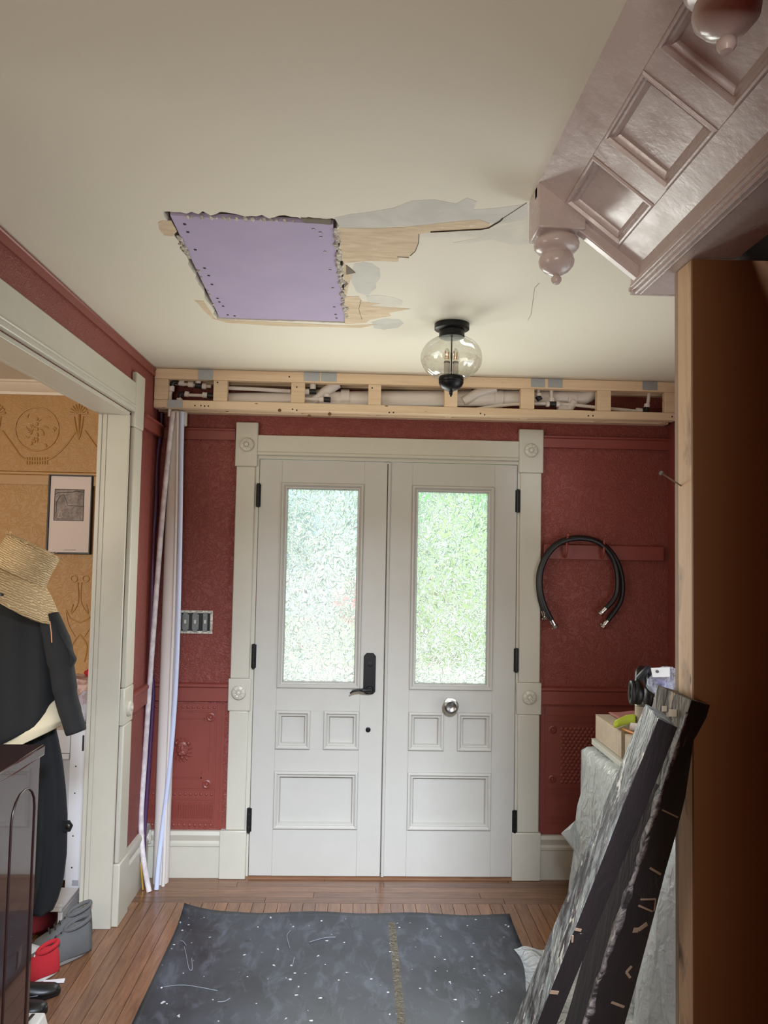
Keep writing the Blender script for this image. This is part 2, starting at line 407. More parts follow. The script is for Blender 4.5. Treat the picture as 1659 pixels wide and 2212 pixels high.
sbox('wall_stairwell', [(-.5, -.4, -2.1, 1.05, 2.7, 4.3), (1.8, 1.9, -2.1, 1.05, 2.5, 4.3), (-.4, 1.8, .95, 1.05, 2.7, 4.3), (-.4, 1.8, -2.1, -2.0, 2.7, 4.3), (1.1, 1.9, -2.1, 1.05, 2.5, 2.62)], WHITE)
sbox('ceiling_stairwell', [(-.5, 1.9, -2.1, 1.05, 4.3, 4.4)], CEIL)

# hall window in the right wall, behind the partition
wn = sthing('window_1', (XR, 2.42, .35))
b = MB().box(XR-.02, XR+.12, 1.96, 2.0, .31, 1.9).box(XR-.02, XR+.12, 2.85, 2.89, .31, 1.9).box(XR-.02, XR+.12, 2.0, 2.85, .31, .35).box(XR-.02, XR+.12, 2.0, 2.85, 1.86, 1.9).box(XR+.04, XR+.07, 2.0, 2.85, 1.09, 1.12)
obj('window_frame', b, WHITE, wn, bevel=.003)
obj('pane', MB().box(XR+.05, XR+.056, 2.0, 2.85, .35, 1.86), GLASS, wn)

# floor
floor = sbox('floor', [(-3.6, XR+.1, -2.5, 4.2, -.08, -.012)], OAKB)
rnd = random.Random(3)
def board(x0, x1, y0, y1, m):
    g = .0011
    o = obj('floor_board', MB().box(x0+g, x1-g, y0+g, y1-g, -.012, 0), m, floor, smooth=False); return o
BW = .057
for k in range(5):                                   # border boards along the door wall
    y1 = 3.905-k*BW; x = XL-.02-rnd.uniform(0, .4)
    while x < 1.5:
        x2 = min(x+rnd.uniform(.7, 1.25), 1.56)
        if x2 > XL: board(max(x, XL), x2, y1-BW, y1, OAKX)
        x = x2
yb = 3.905-5*BW
for k in range(55):
    x0 = XL+.0+(k)*BW-.57; y = yb if x0 > XL-.03 else 4.14
    if x0 < XL-.03: pass
    first = True
    while y > 1.9:
        L = rnd.uniform(.35, 1.3) if x0 > -.75 else rnd.uniform(.9, 1.6)
        y2 = max(y-L, 1.7)
        board(x0, x0+BW, y2, y, OAKY); y = y2
obj('threshold', MB().prism([(-.53, D-.03, 0), (-.53, D-.01, .012), (-.53, D+.14, .014), (-.53, D+.14, 0)], (1.36, 0, 0)), OAKX, floor)

# ceiling with a ragged hole for the patch
cm = MB()
rr = random.Random(11)
def rectpt(t, x0, x1, y0, y1):
    t %= 4; k = int(t); q = t-k
    return [(x0+(x1-x0)*q, y0), (x1, y0+(y1-y0)*q), (x1-(x1-x0)*q, y1), (x0, y1-(y1-y0)*q)][k]
HC = [(-.533, 1.992), (-.074, 2.006), (-.052, 2.926), (-.560, 2.920)]
N = 120; inner = []; outer = []
for i in range(N):
    t = 4*i/N; k = int(t); q = t-k; p0, p1 = HC[k], HC[(k+1) % 4]
    a = (p0[0]+(p1[0]-p0[0])*q, p0[1]+(p1[1]-p0[1])*q); o_ = rectpt(t, -.8, .2, 1.75, 3.15)
    jx, jy = ((0, .013), (.007, .002), (0, .004), (.006, .002))[k]
    inner.append((a[0]+rr.uniform(-jx, jx), a[1]+rr.uniform(-jy, jy))); outer.append(o_)
vs = [(x, y, ZC) for x, y in inner]+[(x, y, ZC) for x, y in outer]+[(x, y, ZC+.028) for x, y in inner]
fs = []
for i in range(N):
    j = (i+1) % N; fs += [(i, N+i, N+j), (i, N+j, j), (i, j, 2*N+j, 2*N+i)]
cm.add(vs, fs)
def cq(x0, x1, y0, y1): cm.add([(x0,y0,ZC),(x0,y1,ZC),(x1,y1,ZC),(x1,y0,ZC)], [(0,1,2,3)])
cq(XL-.1, -.8, -2.5, D); cq(.2, .415, .42, D); cq(-.8, .2, .42, 1.75); cq(-.8, .2, 3.15, D); cq(-.8, -.1, -2.5, .42); cq(.415, 1.1, .42, .9); cq(.62, 1.1, -2.5, .42); cq(-.1, .62, -2.5, -.7)
cq(.415, XR, 1.865, D)
cm.box(-.75, .1, 1.8, 3.1, ZC+.045, ZC+.06)
ceiling = struct(obj('ceiling', cm, CEIL, smooth=False))
side_ceiling = sbox('ceiling_side_room', [(-3.6, XL-.1, -2.5, 4.15, ZC, ZC+.06)], CEIL)
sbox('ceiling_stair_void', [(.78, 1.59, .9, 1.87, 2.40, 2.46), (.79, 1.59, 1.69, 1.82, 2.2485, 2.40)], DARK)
def cpatch(name, px, mat, t):
    pts = [Pz(x, y, ZC) for x, y in px]
    return obj(name, MB().prism([(p.x, p.y, ZC-t) for p in pts], (0, 0, t+.002)), mat, ceiling, smooth=False)
cpatch('skim_coat', [(722,470),(755,463),(790,459),(850,449),(872,440),(892,433),(940,431),(985,440),(1008,427),(1030,435),(1022,453),(1075,449),(1140,440),(1140,470),(1100,479),(1060,482),(1000,476),(905,487),(800,492),(735,492)], SKIM, .0004)
cpatch('skim_coat', [(1058,486),(1100,480),(1140,472),(1140,527),(1115,531),(1062,517),(1002,526),(978,524),(1040,513),(905,511),(905,503),(1000,500)], SKIM2, .0005)
cpatch('skim_coat', [(765,570),(785,566),(803,569),(820,580),(822,600),(812,612),(813,622),(800,632),(795,640),(770,630),(757,602)], SKIM, .0005)
cpatch('skim_coat', [(790,640),(815,637),(850,642),(870,650),(868,660),(830,668),(800,660)], SKIM2, .0005)
cpatch('skim_coat', [(802,696),(830,688),(862,690),(872,698),(860,708),(830,712),(808,709)], SKIM, .0005)
cpatch('exposed_coat', [(732,492),(800,493),(870,491),(905,487),(985,478),(1035,474),(1058,482),(1056,493),(1000,498),(930,501),(905,505),(904,525),(897,543),(885,550),(884,558),(862,555),(860,565),(800,563),(742,568),(735,530)], TAN, .0009)
cpatch('exposed_coat', [(742,568),(762,588),(757,604),(752,622),(748,640),(775,640),(783,652),(822,655),(800,660),(886,667),(838,676),(845,682),(800,690),(790,697),(745,700)], TAN, .0008)
cpatch('exposed_coat', [(455,686),(474,690),(560,694),(744,703),(815,700),(780,708),(700,706),(600,704),(490,697)], TAN, .0008)
cpatch('exposed_coat', [(342,480),(352,476),(370,478),(382,500),(372,510),(355,508),(345,495)], TAN, .0008)
cpatch('exposed_coat', [(420,648),(440,650),(452,668),(466,690),(452,682),(440,670),(430,658)], TAN, .0008)
def crack(px, r=.0022):
    obj('crack', MB().tube([Pz(x, y, ZC-.0012) for x, y in px], r, 5), DARK, ceiling)
crack([(930,501),(1000,497),(1040,495),(1056,492)], .0026); crack([(1056,492),(1080,478),(1086,472)], .002); crack([(1086,472),(1108,458),(1138,438)], .0006)
crack([(905,506),(904,525),(897,543),(886,553)], .0009); crack([(858,555),(883,556)], .0013); crack([(1165,612),(1155,622),(1152,645),(1147,680),(1140,692)], .0004); crack([(782,690),(775,668),(780,648)], .0006)
b = MB()
for (x0, y0, x1, y1, n, s_) in [(724,492,748,690,40,.010),(384,512,412,560,14,.008),(425,580,470,680,6,.005),(395,470,640,478,16,.006)]:
    for i in range(n):
        t = (i+rr.random())/n; p = Pz(x0+(x1-x0)*t+rr.uniform(-4, 4), y0+(y1-y0)*t, ZC); q = s_*rr.uniform(.6, 1.4)
        b.blob((p.x, p.y, ZC+.001), (q*.8, q*1.5, q*.5), 6, 4, .3, rr)
stuff(obj('plaster_crumbs', b, PLAST, ceiling, smooth=False))
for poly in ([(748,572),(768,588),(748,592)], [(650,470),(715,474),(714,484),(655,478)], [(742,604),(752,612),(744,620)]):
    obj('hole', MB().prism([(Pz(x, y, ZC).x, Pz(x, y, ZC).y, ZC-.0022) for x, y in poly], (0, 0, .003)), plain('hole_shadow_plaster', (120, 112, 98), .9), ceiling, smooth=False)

pb = thing('drywall_patch', 'lilac purple drywall square screwed into the ragged ceiling hole', 'drywall', (-.31, 2.47, ZC))
obj('board', MB().add([(-.520,2.022,ZC+.003),(-.087,2.045,ZC+.003),(-.066,2.918,ZC+.003),(-.548,2.912,ZC+.003),(-.520,2.022,ZC+.015),(-.087,2.045,ZC+.015),(-.066,2.918,ZC+.015),(-.548,2.912,ZC+.015)],
   [(0,3,2,1),(4,5,6,7),(0,1,5,4),(1,2,6,5),(2,3,7,6),(3,0,4,7)]), PURP, pb, smooth=False)
for (x, y) in [(399,484),(406,501),(422,539),(442,579),(451,595),(458,614),(470,644),(474,652),(482,661),(492,680),(507,682),(677,495),(693,512),(702,543),(713,583),(719,622),(722,663),(725,679),(727,687),(692,502)]:
    p = Pz(x, y, ZC+.003); obj('screw', MB().lathe((p.x, p.y, ZC+.0015), [(0, 0), (.0045, 0), (.0045, .003)], 10), BLACKM, pb)

# door casing
t1 = sthing('trim_1', (.15, D-.02, 0))
def leg(x0, x1, flip=1):
    b = MB()
    b.box(x0+.006, x1-.006, D-.026, D, .232, .81); b.box(x0+.006, x1-.006, D-.026, D, .97, 2.03)
    b.box(x0-.002, x1+.003, D-.026, D, .81, .97); b.box(x0-.002, x1+.003, D-.028, D, 2.03, 2.255)
    obj('casing_leg', b, WHITE, t1, bevel=.005)
    obj('plinth_block', MB().box(x0-.02, x1+.003, D-.036, D, 0, .232), WHITE, t1, bevel=.004)
leg(-.628, -.521); leg(.814, .935)
obj('casing_head', MB().box(-.519, .812, D-.024, D, 2.088, 2.192).prism([(-.519, D-.024, 2.088), (-.519, D-.03, 2.094), (-.519, D-.03, 2.104), (-.519, D-.024, 2.11)], (1.33, 0, 0)), WHITE, t1, bevel=.003)
def rosette(x, z, y):
    b = MB().lathe((x, y, z), [(.036, 0), (.036, -.006), (.031, -.013), (.02, -.016), (.012, -.013), (.009, -.02), (.0, -.022)], 32, 'y')
    r = obj('rosette', b, WHITE, t1)
    for k in range(8):
        a = 2*math.pi*k/8
        q = MB().tube([(x+.013*math.cos(a), y-.0165, z+.013*math.sin(a)), (x+.032*math.cos(a), y-.0135, z+.032*math.sin(a))], .0026, 6)
        obj('petal_rib', q, WHITE, r)
rosette(-.572, 2.14, D-.028); rosette(.872, 2.145, D-.028); rosette(-.576, .902, D-.026); rosette(.875, .898, D-.026)
obj('jamb', MB().box(-.53, -.508, D-.015, D+.14, 0, 2.09).box(.808, .83, D-.015, D+.14, 0, 2.09).box(-.508, .808, D-.015, D+.14, 2.072, 2.09), WHITE, t1)

# doors
MOULD = [(0, -.002), (0, .006), (.004, .011), (.010, .012), (.016, .007), (.019, .002), (.021, .004), (.026, .003), (.030, -.008), (.032, -.018)]
def door_leaf(name, x0, x1, glass, smalls, low, left):
    y0, y1 = 3.885, 3.93
    d = sthing(name, ((x0+x1)/2, y0, .013))
    g = glass; s1, s2 = smalls
    b = MB()
    b.box(x0, low[0], y0, y1, .013, 2.067); b.box(low[1], x1, y0, y1, .013, 2.067)
    obj('stile', MB().box(x0, g[0], y0, y1, .013, 2.067), DOORW, d, bevel=.0015)
    obj('stile', MB().box(g[1], x1, y0, y1, .013, 2.067), DOORW, d, bevel=.0015)
    for z0, z1 in ((1.953, 2.067), (.816, .927), (.519, .627), (.013, .239)):
        obj('rail', MB().box(g[0], g[1], y0, y1, z0, z1), DOORW, d, bevel=.0008)
    obj('muntin', MB().box(s1[1], s2[0], y0, y1, .627, .816), DOORW, d, bevel=.0008)
    for (a0, a1, c0, c1) in ((g[0], s1[1], .627, .816), (s2[0], g[1], .627, .816), (g[0], g[1], .239, .519)):
        p = obj('panel', MB().box(a0, a1, y0+.018, y1-.01, c0, c1), DOORW, d, smooth=False)
        obj('panel_moulding', MB().ring(a0, a1, c0, c1, MOULD, y0), DOORW, p, angle=25)
    p = obj('pane', MB().box(g[0]+.02, g[1]-.02, y0+.02, y0+.024, .947, 1.933), PANE, d, smooth=False)
    obj('glazing_moulding', MB().ring(g[0], g[1], .927, 1.953, MOULD, y0), DOORW, d, angle=25)
    obj('glazing_bead', MB().box(g[0], g[0]+.028, y0+.024, y1, .927, 1.953).box(g[1]-.028, g[1], y0+.024, y1, .927, 1.953).box(g[0], g[1], y0+.024, y1, .927, .955).box(g[0], g[1], y0+.024, y1, 1.925, 1.953), DOORW, d)
    hx = x0-.004 if left else x1+.004
    for z0, z1 in ((1.825, 1.945), (1.02, 1.143), (.222, .342)):
        h = obj('hinge', MB().tube([(hx, y0-.008, z0), (hx, y0-.008, z1)], .0075, 10), BLACK, d)
        for q in range(1, 4):
            zz = z0+(z1-z0)*q/4; obj('knuckle_ring', MB().lathe((hx, y0-.008, zz), [(.0082, -.001), (.0082, .001)], 10), DARK, h)
        obj('hinge_leaf', MB().box(hx-.012, hx+.012, y0-.003, y0+.002, z0+.004, z1-.004), BLACK, h)
    return d
dl = door_leaf('door_1', -.504, .141, (-.391, .024), ((0, -.219), (-.153, 0)), (-.396, .021), True)
dr = door_leaf('door_2', .147, .804, (.270, .688), ((0, .447), (.515, 0)), (.274, .69), False)
obj('astragal_back', MB().box(.13, .16, 3.932, 3.945, .013, 2.067), DOORW, dr)
obj('astragal', MB().tube([(.153, 3.884, .013), (.153, 3.884, 2.066)], .008, 10), DOORW, dr)
sp_ = obj('lock_plate', MB().prism([(.040, 3.878, .915), (.054, 3.878, .902), (.088, 3.878, .902), (.101, 3.878, .915), (.101, 3.878, 1.09), (.088, 3.878, 1.106), (.054, 3.878, 1.106), (.040, 3.878, 1.09)], (0, .008, 0)), BLACK, dl, bevel=.002)
obj('lever_handle', MB().tube(smoothpath([(.072, 3.872, .926), (.072, 3.838, .926), (.055, 3.826, .93), (.02, 3.826, .932), (-.008, 3.828, .927), (-.024, 3.83, .914)], 5), [.011]*6+[.009]*8+[.007]*8+[.004]*4, 10), BLACK, sp_)
obj('lever_rose', MB().lathe((.072, 3.878, .926), [(.02, 0), (.02, -.008), (.014, -.014), (0, -.014)], 20, 'y'), BLACK, sp_)
obj('thumb_turn', MB().lathe((.072, 3.878, 1.05), [(.011, 0), (.011, -.004), (0, -.005)], 16, 'y').box(.069, .075, 3.866, 3.876, 1.042, 1.058), BLACK, sp_)
obj('keyhole_cover', MB().lathe((.069, 3.885, .727), [(.0125, 0), (.0125, -.005), (.008, -.006), (.006, -.002), (0, -.002)], 20, 'y'), BLACK, dl)
kn = obj('door_knob', MB().lathe((.474, 3.885, .857), [(.03, 0), (.03, -.005), (.014, -.01), (.012, -.03), (.026, -.036), (.038, -.048), (.039, -.058), (.033, -.068), (.026, -.071), (.022, -.068), (.006, -.066), (.004, -.069), (0, -.069)], 32, 'y'), STEEL, dr)

# rails and reliefs on the back wall
def xrail(x0, x1, z0, z1, t, parent, mat, name='rail'):
    pr = [(0, z0), (-t*.7, z0), (-t*.7, z0+(z1-z0)*.72), (-t, z0+(z1-z0)*.8), (-t, z0+(z1-z0)*.93), (-t*.5, z1), (0, z1)]
    return obj(name, MB().prism([(x0, D+p, z) for p, z in pr], (x1-x0, 0, 0)), mat, parent)
tr3 = sthing('trim_3', (0, D, .85))
xrail(XL, -.632, .855, .945, .022, tr3, REDP, 'chair_rail'); xrail(.938, XR, .862, .95, .022, tr3, REDP, 'chair_rail')
xrail(XL, -.635, 2.165, 2.225, .016, tr3, REDP, 'picture_rail'); xrail(.938, XR, 2.165, 2.228, .03, tr3, REDP, 'picture_rail')
tr4 = sthing('trim_4', (XL, 3.7, .85))
def yrail(y0, y1, z0, z1, t, parent, mat, name):
    pr = [(0, z0), (t*.7, z0), (t*.7, z0+(z1-z0)*.72), (t, z0+(z1-z0)*.8), (t, z0+(z1-z0)*.93), (t*.5, z1), (0, z1)]
    return obj(name, MB().prism([(XL+p, y0, z) for p, z in pr], (0, y1-y0, 0)), mat, parent)
yrail(3.525, 3.82, .862, .955, .022, tr4, REDP, 'chair_rail'); yrail(3.525, 3.85, 2.16, 2.225, .035, tr4, REDP, 'picture_rail')
yrail(-2.4, 3.74, 2.445, 2.485, .012, tr4, REDP, 'cove_rail')

def relief_left():
    r = obj('dado_relief', MB().box(-1.0, -.645, D-.003, D+.002, .235, .84), REDP, wall_back)
    b = MB()
    for q in [(-.690, -.684, .24, .835), (-.666, -.660, .24, .835)]: b.box(q[0], q[1], D-.008, D, q[2], q[3])
    for q in [(.42, .426), (.37, .376), (.26, .266), (.80, .805)]: b.box(-1.0, -.69, D-.007, D, q[0], q[1])
    b.box(-.722, -.717, D-.007, D, .51, .74); b.box(-.95, -.745, D-.007, D, .765, .77); b.box(-.95, -.75, D-.007, D, .475, .48); b.box(-.748, -.743, D-.007, D, .74, .77); b.box(-.755, -.75, D-.007, D, .475, .51)
    obj('border', b, REDP, r)
    for (x, z) in ((-.715, .775), (-.725, .447)):
        q = obj('rosette', MB().lathe((x, D-.003, z), [(.021, 0), (.021, -.004), (.015, -.007), (.009, -.004), (.006, -.009), (0, -.01)], 20, 'y', 8, .1), REDP, r)
    for i in range(12):
        x = -.985+i*.026
        f = MB().tube([(x, D-.004, .283), (x, D-.004, .345)], .0045, 8).tube(smoothpath([(x-.009, D-.004, .28), (x-.009, D-.004, .345), (x, D-.004, .358), (x+.009, D-.004, .345), (x+.009, D-.004, .28)], 3), .0022, 6)
        obj('flute', f, REDP, r)
        obj('bead', MB().blob((x, D-.003, .397), (.007, .005, .007), 8, 6), REDP, r)
        obj('bead', MB().blob((x, D-.003, .248), (.0085, .005, .008), 8, 6), REDP, r)
        obj('bead', MB().blob((x, D-.003, .822), (.008, .005, .006), 8, 6), REDP, r)
    # lion head
    c = Py(394, 1618, D); b = MB()
    b.blob((c.x, D-.001, c.z), (.032, .010, .042), 14, 10)
    b.blob((c.x, D-.009, c.z-.018), (.016, .006, .015), 12, 8); b.blob((c.x, D-.009, c.z-.002), (.008, .006, .021), 10, 6)
    for s in (-1, 1):
        b.blob((c.x+s*.015, D-.008, c.z+.010), (.007, .004, .005), 8, 6); b.blob((c.x+s*.014, D-.009, c.z+.019), (.011, .004, .004), 8, 6)
        b.blob((c.x+s*.011, D-.011, c.z-.022), (.008, .005, .007), 8, 6); b.blob((c.x+s*.03, D-.006, c.z+.03), (.009, .007, .010), 8, 6)
    b.blob((c.x, D-.005, c.z-.04), (.009, .006, .008), 8, 6)
    for k in range(16):
        a = 2*math.pi*k/16
        b.tube(smoothpath([(c.x+.032*math.cos(a), D-.004, c.z+.04*math.sin(a)), (c.x+.046*math.cos(a+.12), D-.004, c.z+.054*math.sin(a+.12)), (c.x+.05*math.cos(a+.34), D-.001, c.z+.06*math.sin(a+.34)-.008)], 3), [.004]*3+[.004]*2+[.002]*2, 6)
    obj('lion_head', b, REDP, r, angle=60)
relief_left()
def relief_right():
    r = obj('dado_relief', MB().box(.94, 1.55, D-.003, D+.002, .225, .85), REDP, wall_back)
    b = MB()
    for q in [(.962, .967, .24, .84)]: b.box(q[0], q[1], D-.008, D, q[2], q[3])
    for z in (.80, .77, .44, .41, .30, .27): b.box(.967, 1.53, D-.007, D, z, z+.005)
    obj('border', b, REDP, r)
    for (x, z) in ((1.0, .735), (1.0, .49)): obj('rosette', MB().lathe((x, D-.003, z), [(.021, 0), (.021, -.004), (.013, -.008), (.009, -.004), (.006, -.009), (0, -.01)], 20, 'y'), REDP, r)
    b = MB()
    for j in range(17):
        for i in range(20):
            b.blob((1.05+i*.022+(j % 2)*.011, D-.003, .475+j*.0165), (.0095, .004, .0085), 6, 4)
    stuff(obj('scale_pattern', b, REDP, r))
relief_right()

# baseboards
def base_prof(h): return [(0, 0), (.018, 0), (.018, h*.66), (.022, h*.68), (.022, h*.74), (.012, h*.78), (.02, h*.86), (.024, h*.92), (.018, h), (0, h)]
bb = sthing('baseboard_back', (0, D, 0))
obj('board', MB().prism([(XL, D-p, z) for p, z in base_prof(.224)], (-.648-XL, 0, 0)), WHITE, bb)
obj('board', MB().prism([(.938, D-p, z) for p, z in base_prof(.215)], (XR-.938, 0, 0)), WHITE, bb)
bl = sthing('baseboard_left', (XL, 3.7, 0))
obj('board', MB().prism([(XL+p, 3.525, z) for p, z in base_prof(.255)], (0, D-3.525, 0)), WHITE, bl)

# cased opening in the left wall
t2 = sthing('trim_2', (XL, 3.38, 0))
xo = XL+.022
b = MB().box(XL, xo, 3.392, 3.512, .26, .84).box(XL, xo, 3.392, 3.512, 1.0, 2.14).box(XL, xo, 3.384, 3.52, .84, 1.0).box(XL, xo+.002, 3.386, 3.52, 2.14, 2.385)
obj('casing_leg', b, WHITE, t2, bevel=.006)
obj('plinth_block', MB().box(XL, xo+.008, 3.384, 3.525, 0, .26), WHITE, t2, bevel=.004)
obj('casing_head', MB().box(XL, xo, 1.0, 3.386, 2.205, 2.335).box(XL, xo+.008, 1.0, 3.386, 2.222, 2.232), WHITE, t2, bevel=.004)
obj('rosette', MB().lathe((xo, 3.452, .905), [(.034, 0), (.034, .006), (.028, .013), (.012, .013), (.009, .019), (0, .021)], 24, 'x'), WHITE, t2)
obj('jamb', MB().box(XL-.112, XL+.004, 3.366, 3.382, 0, 2.2), WHITE, t2, bevel=.002)
obj('jamb_bead', MB().box(XL-.13, XL-.112, 3.362, 3.45, 0, 2.34), WHITE, t2, bevel=.003)
obj('jamb_stop', MB().box(XL-.098, XL-.092, 3.362, 3.368, 0, 2.19), WHITE, t2)
obj('head_jamb', MB().box(XL-.112, XL+.004, 1.2, 3.382, 2.186, 2.202), WHITE, t2, bevel=.002)
obj('head_bead', MB().box(XL-.13, XL-.112, 1.2, 3.45, 2.186, 2.34), WHITE, t2, bevel=.003)

# side room crown and reliefs
YM = 4.15
crown = sthing('trim_5', (-2, YM, 2.4))
cpf = [(0, 2.418), (.012, 2.418), (.014, 2.432), (.022, 2.438), (.045, 2.465), (.05, 2.476), (.06, 2.478), (.06, 2.489), (0, 2.489)]
obj('crown_moulding', MB().prism([(-3.6, YM-p, z) for p, z in cpf], (2.48, 0, 0)), plain('cream_crown_paint', (222, 206, 182), .4), crown)
obj('picture_rail', MB().prism([(-3.6, YM-p, z) for p, z in [(0, 1.935), (.012, 1.935), (.012, 1.985), (.022, 1.99), (.022, 2.0), (0, 2.008)]], (2.48, 0, 0)), MUSTP, crown)
def mrel(px): return [Vector((p.x, YM-.001, p.z)) for p in (Py(x, y, YM) for x, y in px)]
def relief_m():
    def circ(cx, cy, rx, ry, n=28): return [(cx+rx*math.cos(2*math.pi*k/n), cy+ry*math.sin(2*math.pi*k/n)) for k in range(n+1)]
    for cx in (80, 258, -98):
        obj('wreath', MB().tube(mrel(circ(cx, 927, 47, 47)), [.0035+.002*(k % 2) for k in range(29)], 6), MUSTP, wall_side)
        b = MB()
        rl = random.Random(cx)
        for k in range(22):
            an, rad = rl.uniform(0, 6.28), rl.uniform(6, 36); x_, y_ = cx+rad*math.cos(an), 927+rad*math.sin(an); t_ = an+rl.uniform(-.8, .8)
            b.tube(smoothpath(mrel([(x_, y_), (x_+5*math.cos(t_), y_+5*math.sin(t_)+2), (x_+9*math.cos(t_+.5), y_+9*math.sin(t_+.5))]), 2), [.002, .004, .0045, .003, .0015], 6)
        for k in range(5): p = mrel([(cx, 905+k*11)])[0]; b.blob(p, (.009, .006, .009), 8, 6)
        obj('bouquet', b, MUSTP, wall_side)
        for x0, x1 in ((cx-75, cx+85),):
            obj('swag', MB().tube(smoothpath(mrel([(x0, 930), (x0+25, 965), (cx-30, 990), (cx, 996), (cx+30, 990), (x1-25, 965), (x1, 930)]), 4), .005, 6), MUSTP, wall_side)
        b = MB()
        for k in range(9):
            p = mrel([(cx-22+k*5.5, 988), (cx-22+k*5.5, 1003)]); b.tube(p, .0045, 6)
        obj('fringe', b, MUSTP, wall_side)
    for cx in (170, -8):
        b = MB()
        for k in range(9):
            a = math.pi*(.05+.9*k/8); b.tube(mrel([(cx+4*math.cos(a), 895-4*math.sin(a)), (cx+20*math.cos(a), 895-22*math.sin(a))]), [.003, .007], 6)
        b.tube(mrel([(cx, 895), (cx, 950)]), [.012, .004], 6)
        b.tube(mrel([(cx-10, 900), (cx-6, 925), (cx-2, 945)]), .005, 6); b.tube(mrel([(cx+10, 900), (cx+6, 925), (cx+2, 945)]), .005, 6)
        obj('palmette', b, MUSTP, wall_side)
    b = MB()
    for (x, y) in ((160, 1250), (185, 1250)): b.tube(mrel(circ(x, y, 7, 7, 12)), .004, 6)
    for s in (-1, 1):
        b.tube(smoothpath(mrel([(172+s*4, 1258), (172+s*3, 1300), (172+s*18, 1325), (172+s*14, 1305)]), 4), .004, 6)
        b.tube(smoothpath(mrel([(172, 1345), (172+s*20, 1335), (172+s*30, 1318), (172+s*24, 1350), (172+s*10, 1375)]), 4), .004, 6)
        b.tube(smoothpath(mrel([(172, 1370), (172+s*16, 1395), (172+s*10, 1430)]), 4), .004, 6)
    obj('arabesque', b, MUSTP, wall_side)
relief_m()

# ------------------------------------------------------------------ stair soffit
SL = .779; SQ = math.sqrt(1+SL*SL)
def S(s_, y, n): # along the slope, depth, towards the room
    ux, uz = 1/SQ, -SL/SQ; nx, nz = -SL/SQ, -1/SQ
    return (.409+s_*ux+n*nx, y, 2.489+s_*uz+n*nz)
def sbx(mb, s0, s1, y0, y1, n0, n1):
    mb.hexa([S(s0,y0,n0), S(s1,y0,n0), S(s1,y0,n1), S(s0,y0,n1)], [S(s0,y1,n0), S(s1,y1,n0), S(s1,y1,n1), S(s0,y1,n1)]); return mb
soff = thing('stair_soffit', 'lilac gloss painted panelled underside of the stairs sloping down from the ceiling', 'stair soffit', (.55, 1.4, 2.3))
obj('stile', sbx(MB(), -.005, .080, .9, 1.776, -.03, 0), LILAC, soff, bevel=.001)
obj('stile', sbx(MB(), .245, .312, .9, 1.776, -.03, 0), LILAC, soff, bevel=.001)
for y0, y1 in ((1.755, 1.776), (1.478, 1.546), (1.2, 1.262), (.9, .985)):
    obj('rail', sbx(MB(), .080, .245, y0, y1, -.03, 0), LILAC, soff, bevel=.001)
SPR = [(0, .0), (.003, .004), (.007, .004), (.010, -.003), (.014, -.005), (.017, -.002), (.020, -.005), (.024, -.014)]
for y0, y1 in ((1.546, 1.755), (1.262, 1.478), (.985, 1.2)):
    p = obj('panel', sbx(MB(), .080, .245, y0, y1, -.04, -.013), LILAC, soff, smooth=False)
    b = MB(); base = 0
    for (i, h) in SPR:
        for (a, c) in ((.080+i, y0+i), (.245-i, y0+i), (.245-i, y1-i), (.080+i, y1-i)): b.v.append(Vector(S(a, c, h)))
    for j in range(len(SPR)-1):
        for k in range(4): b.f.append((j*4+k, j*4+(k+1) % 4, (j+1)*4+(k+1) % 4, (j+1)*4+k))
    obj('panel_moulding', b, LILAC, p, angle=25)
b = MB()
def stv(y, dz): return [(.409, y, 2.489-dz), (.66, y, 2.489-SL*.251-dz)]
a0, a1 = stv(1.776, .031); c0, c1 = stv(1.80, .031)
b.hexa([a0, a1, (a1[0], 1.776, 2.44), (.409, 1.776, 2.55)], [c0, c1, (c1[0], 1.80, 2.44), (.409, 1.80, 2.55)])
obj('stringer', b, LILAC, soff, bevel=.003)
b = MB().prism([(.652, .9, 2.34), (.652, .9, 2.272), (.649, .9, 2.270), (.650, .9, 2.266), (.654, .9, 2.264), (.654, .9, 2.258), (.660, .9, 2.256), (.663, .9, 2.250), (.80, .9, 2.250), (.80, .9, 2.34)], (0, .92, 0))
obj('header_beam', b, LILAC, soff, angle=20)
for (x, z, r) in ((.653, 2.266, .0035), (.657, 2.259, .004), (.664, 2.251, .0045), (.676, 2.249, .003)):
    obj('bead_moulding', MB().tube([(x, .9, z), (x, 1.822, z)], r, 8), LILAC, soff)
obj('end_moulding', MB().box(.655, .80, 1.82, 1.832, 2.25, 2.30).tube([(.652, 1.835, 2.262), (.80, 1.835, 2.262)], .006, 8).tube([(.656, 1.833, 2.252), (.80, 1.833, 2.252)], .005, 8), LILAC, soff)
def newel(x, y, label, zt=2.489):
    n = thing('newel_drop', label, 'newel drop', (x, y, 2.27), 'turned newel drops under the stairs')
    obj('block', MB().box(x-.057, x+.057, y-.051, y+.051, 2.380, zt-.001), LILAC, n, bevel=.003)
    pr = [(.0, 2.262), (.008, 2.263), (.0125, 2.270), (.0125, 2.277), (.007, 2.283), (.016, 2.286), (.03, 2.294), (.041, 2.307), (.043, 2.318), (.040, 2.329), (.034, 2.336), (.036, 2.340), (.046, 2.343), (.0535, 2.351), (.055, 2.360), (.051, 2.370), (.042, 2.376), (.038, 2.381)]
    obj('finial', MB().lathe((x, y, 0), pr, 36), LILAC, n, angle=50)
newel(.466, 1.814, 'lilac turned newel drop hanging from its square block beside the ceiling crack')
newel(.466, .952, 'nearest glossy newel drop cut off by the top edge of the photo', 2.485)

